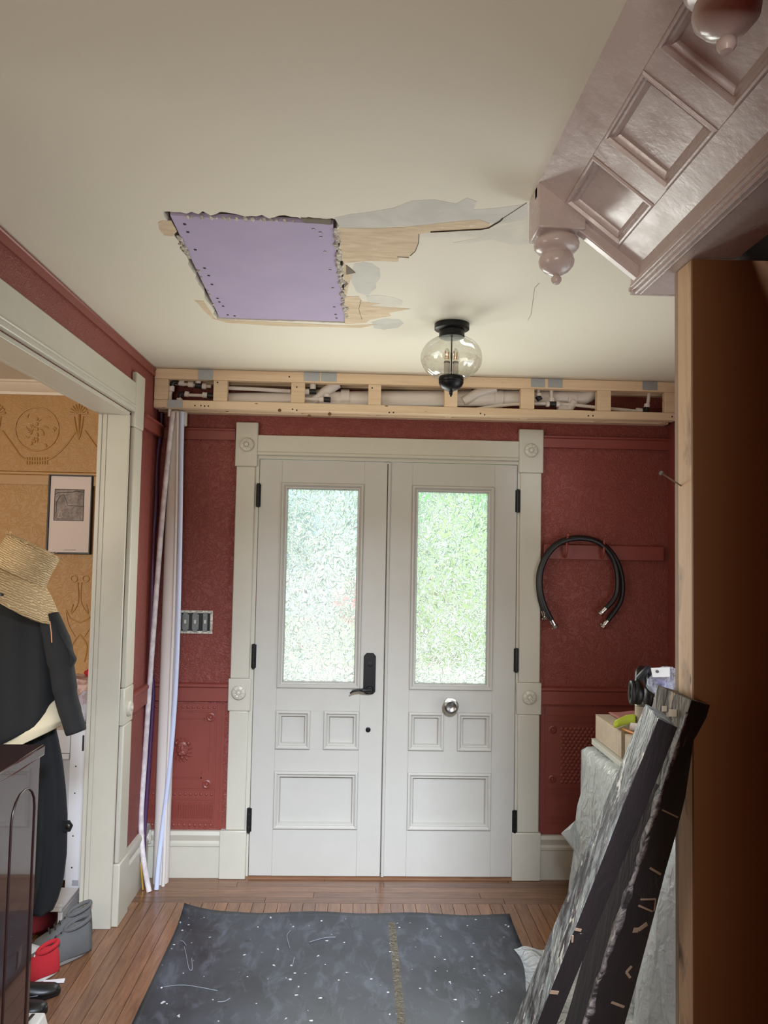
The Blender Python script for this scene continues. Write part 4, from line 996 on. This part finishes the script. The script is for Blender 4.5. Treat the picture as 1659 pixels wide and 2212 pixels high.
# bag and dark tools behind
YB = 3.2
cb_ = thing('paint_can', 'pale can standing on the box between rag and black gear', 'can', Py(1383, 1545, 3.3))
c_ = Py(1382, 1545, 3.3); obj('can', MB().lathe((c_.x+.01, 3.3, 0), [(.03, zt+.001), (.03, c_.z+.04), (.031, c_.z+.042), (.026, c_.z+.043), (.0, c_.z+.043)], 20), plain('can_pale', (176, 164, 150), .5), cb_)
obj('rim', MB().lathe((c_.x+.01, 3.3, c_.z+.043), [(.031, -.002), (.0325, .001), (.031, .004), (.027, .002)], 20), STEEL, cb_)
hb = thing('padded_gear', 'black rounded padded gear on the stack left of the clear packet', 'gear', Py(1385, 1500, YB))
e1, e2 = Py(1377, 1496, YB), Py(1402, 1505, YB+.06)
obj('pad', MB().blob(e1, (.027, .036, .052), 16, 10), BLACKM, hb); obj('cushion', MB().map(lambda v: v).tube(smoothpath([e1+Vector((-.022, .02*math.cos(a), .042*math.sin(a))) for a in [k*.524 for k in range(13)]], 2), .011, 8), BLACKM, hb)
obj('pad', MB().blob(e2, (.026, .036, .05), 16, 10), BLACKM, hb)
obj('strap', MB().tube(smoothpath([e1+Vector((0, 0, .045)), e1+Vector((.015, .03, .085)), (e1+e2)/2+Vector((.02, .05, .10)), e2+Vector((0, 0, .045))], 5), .012, 8), BLACKM, hb)
tb = thing('tool_case', 'dark tool case under the clear bag at top of the stack', 'case', Py(1430, 1530, 3.3))
a, c = Py(1405, 1560, 3.25), Py(1470, 1500, 3.25)
obj('shell', MB().box(a.x, 1.48, 3.2, 3.42, zt+.001, c.z), BLACKM, tb, bevel=.012); obj('latch', MB().box(a.x-.006, a.x, 3.28, 3.33, c.z-.06, c.z-.02), STEEL, tb); obj('handle', MB().tube(smoothpath([(a.x+.05, 3.3, c.z), (a.x+.055, 3.3, c.z+.03), (a.x+.15, 3.3, c.z+.03), (a.x+.155, 3.3, c.z)], 4), .008, 8), BLACKM, tb)
tb_z = c.z
bg = thing('plastic_bag', 'clear plastic packet with white punched header card against the stud', 'bag', Py(1435, 1490, 3.05))
c0 = Py(1433, 1482, 3.05); rb = random.Random(8)
def bagfn(u, v):
    a = 2*math.pi*u; w_ = math.sin(math.pi*(.08+.84*v)); rj = 1+.18*math.sin(7*a+5*v)+.1*math.sin(13*a-8*v)
    return (c0.x+.075*w_*math.cos(a)*rj+.02, c0.y+.05*w_*math.sin(a)*rj+.01, c0.z-.055+.13*v)
obj('packet', MB().grid(bagfn, 40, 16, closed=True), CLEAR, bg, angle=180)
k0 = [Py(1406, 1443, 2.99), Py(1447, 1441, 2.99), Py(1447, 1462, 2.985), Py(1410, 1463, 2.985)]
hc = obj('header_card', MB().prism(k0, (0, .002, 0)), plain('white_card', (196, 192, 190), .6), bg)
kh = Py(1421, 1451, 2.984); obj('punched_hole', MB().lathe((kh.x, 2.985, kh.z), [(.0055, 0), (.0055, .006)], 12, 'y'), BLACKM, hc)
obj('contents', MB().tube(smoothpath([Py(1415, 1470, 3.06), Py(1440, 1478, 3.07), Py(1428, 1490, 3.05), Py(1450, 1495, 3.06)], 4), .012, 8), plain('violet_plastic', (120, 120, 170), .4), bg)
cb2 = thing('cable_bundle', 'dark folded cable just behind the white header card', 'cable', Py(1395, 1470, 3.1))
obj('cable', MB().tube(smoothpath([Py(1381, 1465, 3.1), Py(1393, 1452, 3.08), Py(1402, 1446, 3.1), Py(1408, 1468, 3.08), Py(1424, 1486, 3.1), Py(1440, 1497, 3.12)], 5), .014, 10), plain('navy_cable', (36, 38, 48), .5), cb2)
obj('wrap', MB().tube(smoothpath([Py(1398, 1455, 3.13), Py(1405, 1480, 3.14), Py(1420, 1498, 3.14)], 5), .024, 12), BLACKM, cb2)

# ------------------------------------------------------------------ left: dark cabinet
cbx = -.98
cab = thing('dark_cabinet', 'glossy dark mahogany cabinet standing in the left opening', 'cabinet', (-1.22, 2.0, .001))
obj('body', MB().box(-1.46, cbx-.004, 1.5, 2.49, .05, .945), MAHOG, cab, bevel=.004)
obj('top', MB().box(-1.48, cbx+.006, 1.48, 2.502, .946, .980), MAHOG, cab, bevel=.006)
obj('base', MB().box(-1.45, cbx-.02, 1.51, 2.48, .001, .05), MAHOG, cab, bevel=.003)
for y0, y1 in ((2.30, 2.46), (2.05, 2.21)):
    arch = [(cbx-.003, y0, .12), (cbx-.003, y0, .8)]+[(cbx-.003, (y0+y1)/2-(y1-y0)/2*math.cos(math.pi*k/8), .8+(.075)*math.sin(math.pi*k/8)) for k in range(1, 8)]+[(cbx-.003, y1, .8), (cbx-.003, y1, .12)]
    obj('arched_moulding', MB().tube(arch, .003, 8), plain('satin_mahogany', (46, 26, 24), .4), cab)
pl_ = Px(43, 2068, cbx); obj('lock_plate', MB().prism([(cbx-.004, pl_.y-.012, pl_.z-.03), (cbx-.004, pl_.y+.012, pl_.z-.02), (cbx-.004, pl_.y+.014, pl_.z+.03), (cbx-.004, pl_.y-.006, pl_.z+.02)], (.003, 0, 0)), STEEL, cab)

# ------------------------------------------------------------------ coat stand, coats, hat
YC = 2.82
stc = Py(22, 1500, YC)
cs = thing('coat_stand', 'dark wooden coat stand hidden under coats beside the opening', 'coat stand', (stc.x, YC, .001))
obj('pole', MB().tube([(stc.x, YC, .02), (stc.x, YC, 1.55)], .018, 12), MAHOG, cs)
for k in range(3):
    a = 2*math.pi*k/3+math.pi; obj('foot', MB().tube(smoothpath([(stc.x, YC, .12), (stc.x+.05*math.cos(a), YC+.05*math.sin(a), .08), (stc.x+.1*math.cos(a), YC+.1*math.sin(a), .014)], 4), .012, 8), MAHOG, cs)
for k in range(4):
    a = 2*math.pi*k/4+.5; obj('peg', MB().tube(smoothpath([(stc.x, YC, 1.40), (stc.x+.06*math.cos(a), YC+.05*math.sin(a), 1.41), (stc.x+.09*math.cos(a), YC+.07*math.sin(a), 1.44)], 4), .008, 8), MAHOG, cs)
def shell(levels, y, depth, folds, amp, hem=None, n=72, seed=1, m=30):
    # levels: (px_y, px_left, px_right); a draped closed shell following those silhouettes at depth y
    def lev(t):
        f = t*(len(levels)-1); i = min(int(f), len(levels)-2); q = f-i; A, B = levels[i], levels[i+1]
        return [A[k]+(B[k]-A[k])*q for k in range(3)]
    r_ = random.Random(seed); ph = [r_.uniform(0, 6.28) for _ in range(6)]
    def fn(u, v):
        yy, l, r = lev(v); a = 2*math.pi*u
        P0, P1 = Py(l, yy, y), Py(r, yy, y); cx = (P0.x+P1.x)/2; hw = (P1.x-P0.x)/2
        k = 1+amp*(math.sin(folds*a+ph[0]+1.2*v)*1.1+math.sin((folds*2+1)*a+ph[1]-2*v)*.7+.4*math.sin(3*a+4*v+ph[2]))*min(1, .25+v)
        x = cx+hw*math.cos(a)*(1+(k-1)*.35); yy_ = y+depth*math.sin(a)*k*(.55+.45*v)
        z = (P0.z+P1.z)/2
        if hem:
            z = z-hem(math.cos(a), v)
        return (x, yy_, z)
    return MB().grid(fn, n, m, closed=True)
lc = thing('long_coat', 'long black wool coat hanging down to the shoes', 'coat', (stc.x, YC, .3))
obj('body', shell([(1545, -60, 112), (1590, -68, 122), (1640, -75, 131), (1700, -80, 137), (1760, -85, 140), (1840, -85, 138), (1900, -80, 130), (1942, -70, 118), (1964, -65, 108)], YC, .13, 7, .16, seed=3), COAT, lc, solid=.004, angle=180)
tb0 = [Py(132, 1772, YC-.02), Py(150, 1773, YC-.03), Py(157, 1784, YC-.03), Py(151, 1797, YC-.03), Py(132, 1798, YC-.02)]
tbp = obj('strap_tab', MB().prism(tb0, (0, .006, 0)), COAT, lc, bevel=.001)
q = Py(146, 1785, YC-.034); obj('button', MB().lathe((q.x, YC-.032, q.z), [(.008, 0), (.008, -.003), (.005, -.004), (0, -.004)], 14, 'y'), STEEL, tbp)
jk = thing('jacket', 'short black jacket with cream fleece lining under the straw hat', 'jacket', (stc.x, YC, .9))
YJ = YC-.02
hemf = lambda c, v: .09*max(0, v-.55)*(1-abs(c+.15))/.45
obj('body', shell([(1275, -10, 60), (1300, -40, 98), (1330, -70, 116), (1370, -82, 122), (1420, -88, 124), (1480, -90, 125), (1530, -90, 122), (1558, -90, 112)], YJ, .152, 6, .04, hemf, seed=5), JACK, jk, solid=.005, angle=180)
obj('fleece_lining', shell([(1500, -84, 118), (1520, -84, 132), (1540, -86, 139), (1557, -86, 142), (1575, -84, 132)], YJ, .140, 5, .0, lambda c, v: .085*(1-abs(c+.2))*v, seed=6), CREAM, jk, solid=.006, angle=180)
def flat_tube(pts, rad, n=14, flat=.7):
    return MB().tube(smoothpath(pts, 5), rad, n)
sl = [Py(100, 1335, YJ-.02), Py(122, 1385, YJ-.03), Py(133, 1440, YJ-.03), Py(142, 1500, YJ-.03), Py(154, 1545, YJ-.03), Py(165, 1582, YJ-.03)]
obj('sleeve', MB().tube(smoothpath(sl, 5), [.045]*5+[.047]*5+[.042]*5+[.038]*5+[.036]*5+[.034], 18), JACK, jk, angle=180)
fl = [Py(118, 1330, YJ-.05), Py(134, 1372, YJ-.06), Py(162, 1425, YJ-.05), Py(148, 1456, YJ-.05), Py(128, 1462, YJ-.06), Py(112, 1400, YJ-.07)]
obj('storm_flap', MB().prism(fl, (.0, .03, 0)), JACK, jk, bevel=.008)
zp = [Py(108, 1342, YJ-.12), Py(111, 1365, YJ-.125), Py(112, 1388, YJ-.125)]
obj('zip_pull', MB().tube(zp, .0022, 6), plain('bronze_zip', (150, 110, 80), .4, .7), jk)
hat = thing('straw_hat', 'frayed straw hat tilted on top of the coat stand', 'hat', Py(36, 1244, YC-.02), rot=(math.radians(-8), math.radians(25), 0)); hat.scale = (1.22, 1.22, 1.22)
hb_ = []
crownp = [(.0, .098), (.03, .100), (.052, .100), (.072, .098), (.079, .092), (.080, .080), (.080, .05), (.083, .02), (.087, .004)]
hm = MB().lathe((0, 0, 0), crownp[::-1], 48); obj('crown', hm, STRAW, hat, solid=.004, local=True, angle=60)
bp = MB()
def brimf(u, v):
    a = 2*math.pi*u; r = .085+.085*v; return (r*math.cos(a)*1.0, r*math.sin(a)*1.05, .004-.075*v**1.15+.006*math.sin(3*a)*v)
obj('brim', MB().grid(brimf, 56, 10, closed=True), STRAW, hat, solid=.004, local=True, angle=180)
obj('brim_edge', MB().tube([brimf(k/48, 1.0) for k in range(49)], .0035, 6), STRAW, hat, local=True)
obj('vent_eyelet', MB().lathe(Vector(brimf(.80, .8)), [(.006, -.003), (.006, .004), (.003, .005)], 12), BLACKM, hat, local=True)
fr = MB(); rf_ = random.Random(2)
for k in range(60):
    a = rf_.uniform(0, 6.28); z = .094+rf_.uniform(-.006, .006); p = Vector((.077*math.cos(a), .077*math.sin(a), z)); fr.tube([p, p+Vector((rf_.uniform(-.006, .012)*math.cos(a)+rf_.uniform(-.008, .008), rf_.uniform(-.006, .012)*math.sin(a)+rf_.uniform(-.008, .008), rf_.uniform(-.002, .012)))], .0009, 4)
stuff(obj('frayed_straw', fr, STRAW, hat, local=True))

# ------------------------------------------------------------------ picture
pa, pb_ = Py(98, 1196, YM-.02), Py(201, 1026, YM-.02)
pic = thing('framed_print', 'narrow black framed print of an arched scene on mustard wall', 'picture', ((pa.x+pb_.x)/2, YM-.01, pa.z))
x0, x1, z0, z1 = pa.x, pb_.x, pa.z, pb_.z
obj('frame', MB().ring(x0, x1, z0, z1, [(0, -.018), (0, .0), (.003, .003), (.008, .003), (.010, -.004), (.010, -.008)], YM-.02), BLACK, pic)
mt = obj('mount', MB().box(x0+.006, x1-.006, YM-.014, YM-.002, z0+.006, z1-.006), plain('cream_mount', (222, 206, 196), .7, 0, .02), pic)
ia, ib = Py(116, 1124, YM-.015), Py(182, 1058, YM-.015)
def printm():
    t = NT('engraved_print'); n = t.noise(60, 4, .7, .5); m = t.noise(14, 3)
    t.color(t.mix(t.ramp(t.math('ADD', t.math('MULTIPLY', n, .5), t.math('MULTIPLY', m, .5)), [(.4, 0.), (.6, 1.)]), lin((110, 98, 92)), lin((164, 152, 144)))); t.set(Roughness=.7); return t.m
im = obj('print', MB().box(ia.x, ib.x, YM-.0152, YM-.014, ia.z, ib.z), printm(), pic, smooth=False)
INK = plain('print_ink', (62, 52, 48), .7)
obj('print_border', MB().ring(ia.x, ib.x, ia.z, ib.z, [(-.001, .0), (-.001, .0012), (.002, .0012), (.002, 0)], YM-.0152), INK, im)
yk = YM-.0158
def ink(px, r=.0012): return MB().tube([Py(a, c, yk) for a, c in px], r, 5)
obj('ink_arch', ink([(121, 1110), (122, 1085), (130, 1072), (137, 1068), (143, 1080), (146, 1092), (182, 1094)]), INK, im)
obj('ink_hill', ink([(118, 1068), (126, 1064), (150, 1064), (165, 1061), (181, 1063)], .0016), INK, im)
obj('ink_figure', ink([(125, 1117), (129, 1105), (132, 1105), (135, 1117), (125, 1118)], .0014), plain('print_white', (226, 216, 206), .7), im)
obj('caption_line', ink([(137, 1188), (164, 1188)], .0008), INK, mt)

# ------------------------------------------------------------------ side room unit and clutter
un = thing('white_cabinet', 'white painted cabinet against the mustard wall behind the coats', 'cabinet', (-1.5, 3.85, .001))
UW = plain('white_enamel', (206, 208, 212), .4, 0, .04)
obj('carcass', MB().box(-1.86, -1.205, 3.622, 4.10, .12, .772), UW, un, bevel=.003)
obj('side_foot', MB().prism([(-1.245, 3.62, .12), (-1.245, 3.62, .001), (-1.245, 3.66, .001), (-1.245, 3.76, .12)], (.03, 0, 0)), UW, un)
obj('face_stile', MB().box(-1.29, -1.203, 3.6, 3.622, .02, .772), UW, un, bevel=.002)
obj('face_rail', MB().box(-1.86, -1.292, 3.6, 3.622, .668, .772), UW, un, bevel=.002)
obj('rail_lip', MB().box(-1.86, -1.292, 3.596, 3.62, .64, .666), UW, un, bevel=.004)
obj('recessed_panel', MB().box(-1.86, -1.292, 3.612, 3.622, .10, .64), plain('grey_panel', (170, 172, 180), .5), un)
obj('slot', MB().box(-1.237, -1.230, 3.597, 3.602, .68, .75), BLACKM, un)
for z in (.61, .49, .30, .16): obj('peg_hole', MB().lathe((-1.262, 3.599, z), [(.0035, 0), (.0035, .003)], 8, 'y'), BLACKM, un)
obj('data_label', MB().box(-1.258, -1.23, 3.5985, 3.6, .08, .105), plain('faint_grey_label', (150, 150, 156), .6, 0, .4, 300), un)
bgz = .775
pp = Py(178, 1490, 3.75)
b = MB(); q0 = [Py(150, 1460, 3.85), Py(205, 1462, 3.85), Py(210, 1535, 3.8), Py(160, 1535, 3.8)]
bag = thing('paper_bag', 'pinkish patterned paper bag on the white cabinet', 'bag', (q0[0].x, 3.85, bgz))
xa, xb, zt2 = q0[0].x, q0[1].x+.03, q0[0].z
obj('body', MB().add([(xa+.01, 3.78, bgz), (xb, 3.78, bgz), (xb, 3.98, bgz), (xa+.01, 3.98, bgz), (xa-.01, 3.80, zt2), (xb, 3.77, zt2-.012), (xb, 3.93, zt2-.01), (xa, 3.96, zt2-.004)], [(0,3,2,1),(4,5,6,7),(0,1,5,4),(1,2,6,5),(2,3,7,6),(3,0,4,7)]), crumble('printed_pink_paper', (150, 112, 96), (206, 176, 160), 22, .1), bag, bevel=.004)
obj('fold', MB().box(xa-.008, xb, 3.776, 3.781, zt2-.05, zt2-.03), plain('pink_paper', (196, 164, 150), .7), bag)
rc = Py(203, 1458, 3.95); tag(obj('red_bundle', MB().blob((rc.x, 3.90, zt2+.008), (.03, .03, .022), 12, 8, .12), cloth('red_cloth', (170, 26, 40))), 'small red bundle on top of the pink paper bag', 'cloth')
b0 = Py(186, 1535, 3.68)
cpk = thing('clear_packet', 'clear plastic bag of white things at the cabinet edge', 'bag', (b0.x, 3.68, bgz))
rbk = random.Random(3)
obj('film', MB().grid(lambda u, v: (b0.x+(.055*math.sin(math.pi*(.1+.8*v))*math.cos(6.283*u))*(1+.2*math.sin(31*u+7*v)), 3.68+(.045*math.sin(math.pi*(.1+.8*v))*math.sin(6.283*u))*(1+.2*math.sin(25*u)), bgz+.002+.16*v), 30, 12, closed=True), CLEAR, cpk, angle=180)
obj('contents', MB().blob((b0.x, 3.68, bgz+.055), (.036, .03, .045), 12, 8, .15, rbk), plain('white_stuffing', (206, 204, 204), .8), cpk)
pk = Py(203, 1515, 3.74); tag(obj('pink_cloth', MB().grid(lambda u, v: (pk.x-.02+.09*u, 3.73+.03*math.sin(5*u)+.02*v, bgz+.004+.17*v-.02*u), 10, 12), cloth('pink_cotton', (184, 100, 108), 120), solid=.006, angle=180), 'folded pink cloth standing beside the clear bag', 'cloth')
sg = Py(184, 1545, 3.62); gs = thing('sunglasses', 'black sunglasses lying at the cabinet corner', 'glasses', (sg.x, 3.63, bgz))
for s in (-1, 1): obj('lens', MB().blob((sg.x+s*.014, 3.63, bgz+.019), (.013, .004, .016), 12, 8), BLACKM, gs)
obj('frame', MB().tube([(sg.x-.028, 3.632, bgz+.022), (sg.x+.028, 3.632, bgz+.022)], .003, 6), BLACKM, gs)
obj('temple_arm', MB().tube([(sg.x+.028, 3.632, bgz+.022), (sg.x+.026, 3.74, bgz+.006)], .0025, 6), BLACKM, gs); obj('temple_arm', MB().tube([(sg.x-.028, 3.632, bgz+.022), (sg.x-.026, 3.74, bgz+.006)], .0025, 6), BLACKM, gs)

# ------------------------------------------------------------------ shoes
def shoe(name, label, toe, heel, h, wd, mat, solem, high=.0, lace=None, grp='shoes by the opening'):
    toe, heel = Vector(toe), Vector(heel); L = (toe-heel).length; d = (toe-heel)/L; s_ = Vector((d.y, -d.x, 0))
    t = thing(name, label, 'shoe', (toe+heel)/2, grp)
    prof = [(0, .62, .92), (.08, .78, 1.0), (.25, .84, 1.02), (.42, .84, .86), (.6, .94, .60), (.78, 1.0, .45), (.92, .84, .36), (1, .42, .26)]
    b = MB(); n = 16
    for (f, w_, hh) in prof:
        c = heel+d*(L*f)
        for k in range(n):
            a = 2*math.pi*k/n; ca, sa = math.cos(a), math.sin(a)
            x = wd/2*w_*(abs(ca)**.7)*(1 if ca > 0 else -1)*(1-.4*max(0, sa))
            z = .022+(h*hh*(sa if sa > 0 else 0)**.8 if sa > 0 else .012*sa)
            b.v.append(c+s_*x+Vector((0, 0, z)))
    for j in range(len(prof)-1):
        for k in range(n): b.f.append((j*n+k, j*n+(k+1) % n, (j+1)*n+(k+1) % n, (j+1)*n+k))
    b.f.append(tuple(range(n))[::-1]); b.f.append(tuple((len(prof)-1)*n+k for k in range(n)))
    obj('upper', b, mat, t, angle=180)
    so = MB(); m = 20; ring_ = []
    for k in range(m):
        a = 2*math.pi*k/m; f = .5+.5*math.cos(a); w_ = wd/2*(math.sin(a))*(.86+.16*math.cos(a-.5))
        ring_.append(heel+d*(-.006+(L+.012)*f)+s_*w_*1.06)
    so.prism([p+Vector((0, 0, .002)) for p in ring_], (0, 0, .024)); obj('sole', so, solem, t, bevel=.004)
    co = MB(); c = heel+d*L*.2
    co.tube([c+d*L*.2*math.cos(a)+s_*wd*.26*math.sin(a)+Vector((0, 0, .022+h*(.98-.12*math.cos(a)))) for a in [k*2*math.pi/16 for k in range(17)]], .008, 8); obj('collar', co, mat, t)
    obj('opening', MB().lathe(c+Vector((0, 0, .02+h*.93)), [(0, 0), (wd*.25, 0), (wd*.25, .002)], 14), BLACKM, t)
    if lace:
        for k in range(4):
            f = .46+.09*k; c = heel+d*L*f; hh = h*(.86-.26*(k*.09+.04)/.18*.5)
            obj('lace', MB().tube([c-s_*wd*.2+Vector((0, 0, hh*.86)), c+Vector((0, 0, hh+.022)), c+s_*wd*.2+Vector((0, 0, hh*.86))], .003, 6), lace, t)
    return t
GREYS = cloth('grey_sneaker_mesh', (92, 92, 92), 140); GSOLE = plain('grey_sole', (130, 126, 122), .7); REDS = cloth('red_canvas', (176, 30, 40), 200, .1); WSOLE = plain('white_rubber', (208, 202, 194), .6); BLS = plain('black_leather', (16, 15, 15), .4)
shoe('sneaker', 'large grey running shoe on the floor beside the white jamb', (-1.215, 3.02, 0), (-1.04, 3.19, 0), .105, .10, GREYS, GSOLE, lace=BLS)
shoe('sneaker', 'second grey running shoe tucked behind its larger mate', (-1.24, 3.14, 0), (-1.075, 3.30, 0), .11, .095, GREYS, GSOLE, lace=BLS)
shoe('canvas_shoe', 'red canvas shoe with white sole and laces', (-1.235, 2.90, 0), (-1.105, 3.035, 0), .085, .085, REDS, WSOLE, lace=WSOLE)
shoe('black_shoe', 'black shoe lying farther from camera beside the dark cabinet', (-1.04, 2.89, 0), (-1.25, 2.83, 0), .05, .075, BLS, BLS)
shoe('black_shoe', 'black shoe lying nearer the dark cabinet', (-1.04, 2.775, 0), (-1.25, 2.74, 0), .05, .08, BLS, BLS)
shoe('white_shoe', 'pale shoe toe peeking from behind the red shoe', (-1.17, 3.11, 0), (-1.36, 3.10, 0), .08, .085, plain('pale_leather', (196, 196, 196), .6), WSOLE)
ps = [Pz(82, 2112, .003), Pz(98, 2118, .003), Pz(141, 2114, .003), Pz(138, 2123, .003), Pz(97, 2124, .003)]
tag(obj('paper_strip', MB().prism(ps, (0, 0, .0015)), plain('white_paper', (226, 224, 226), .7)), 'narrow strip of white paper on the floor between shoes', 'paper')
wo = Pz(62, 2212, .0); wh = thing('plastic_bracket', 'white plastic bracket with a slot on the floor at bottom left', 'bracket', (wo.x, 2.66, .001))
obj('body', MB().add([(-1.10, 2.58, .001), (-1.0, 2.58, .001), (-1.0, 2.70, .001), (-1.09, 2.70, .001), (-1.085, 2.60, .045), (-1.015, 2.60, .045), (-1.012, 2.695, .05), (-1.075, 2.695, .05)], [(0,3,2,1),(4,5,6,7),(0,1,5,4),(1,2,6,5),(2,3,7,6),(3,0,4,7)]), WSOLE, wh, bevel=.006)
obj('slot', MB().add([(-1.06, 2.62, .0485), (-1.05, 2.62, .0485), (-1.04, 2.68, .0525), (-1.05, 2.68, .0525)], [(0, 1, 2, 3)]), BLACKM, wh, solid=.002)
tag(obj('shelf_tray', MB().box(-1.42, -1.19, 3.30, 3.5, .10, .115).box(-1.42, -1.19, 3.30, 3.305, .115, .13).box(-1.42, -1.4, 3.31, 3.49, .002, .1).box(-1.21, -1.19, 3.31, 3.49, .002, .1), plain('white_tray', (190, 188, 186), .5), bevel=.003), 'low white shoe shelf below the hem of the coat', 'shelf')
tag(obj('red_slipper', MB().blob((-1.29, 3.36, .035), (.05, .1, .033), 14, 8), cloth('crimson_cloth', (110, 24, 40))), 'dark crimson slipper under the white shoe shelf', 'shoe')

# ------------------------------------------------------------------ outdoors beyond the door glass
gr = struct(obj('porch_floor', MB().box(-6, 7, D+.14, 11, -.12, -.02), plain('pale_concrete', (216, 212, 202), .8)))
struct(obj('ground', MB().box(-14, 16, 11, 26, -.3, -.05), plain('garden_ground', (190, 196, 168), .9, 0, .2, 1)))
def leafy(name, mat, lab, c, r, seed):
    r_ = random.Random(seed); b = MB()
    b.blob(c, r, 20, 14, .12, r_)
    for k in range(26):
        a, h_ = r_.uniform(0, 6.28), r_.uniform(-.8, .95); q = math.sqrt(1-h_*h_)
        b.blob((c[0]+r[0]*q*math.cos(a)*.9, c[1]+r[1]*q*math.sin(a)*.9, c[2]+r[2]*h_*.9), [k_*.32 for k_ in r], 9, 6, .25, r_)
    t = thing(name, lab, 'shrub', (c[0], c[1], -.2), 'garden shrubs behind the glass')
    obj('foliage', b, mat, t, smooth=False); obj('stem', MB().tube([(c[0], c[1], -.2), (c[0], c[1], c[2])], .08, 8), OAKB, t)
LEAF = plain('sunlit_leaves', (128, 176, 116), .7, 0, .25, 3); LEAFY = plain('yellow_green_leaves', (170, 188, 138), .7, 0, .3, 3); ROSE = plain('rose_flowers', (214, 140, 146), .7, 0, .3, 3)
leafy('garden_tree', LEAF, 'blurred green tree filling the right door pane', (2.9, 14, 3.1), (2.0, 1.3, 2.5), 1)
leafy('garden_shrub', LEAFY, 'blurred yellow green shrub at left of the right door pane', (1.5, 11.9, 1.2), (.55, .5, 1.3), 2)
leafy('rose_shrub', ROSE, 'blurred pink shrub low in the left door pane', (.1, 9.5, 1.0), (.35, .4, .28), 3)
leafy('garden_tree', LEAF, 'blurred pale tree at the top left of the left door pane', (-3.2, 16, 4.6), (1.9, 1.4, 1.9), 4)
nb = thing('neighbour_house', 'blurred pale blue house seen through the left door pane', 'house', (-1.5, 21, -.2), )
obj('wall', MB().box(-6, 2.2, 21, 24, -.2, 4.2), plain('pale_blue_siding', (200, 212, 232), .8), nb)
obj('roof', MB().prism([(-6.4, 20.6, 4.2), (-6.4, 24.4, 4.2), (-6.4, 22.5, 5.8)], (9.0, 0, 0)), plain('grey_roof', (190, 196, 200), .8), nb)
obj('window', MB().box(-2.4, -1.2, 20.95, 21, 1.2, 2.8), plain('house_window', (120, 140, 150), .3), nb)
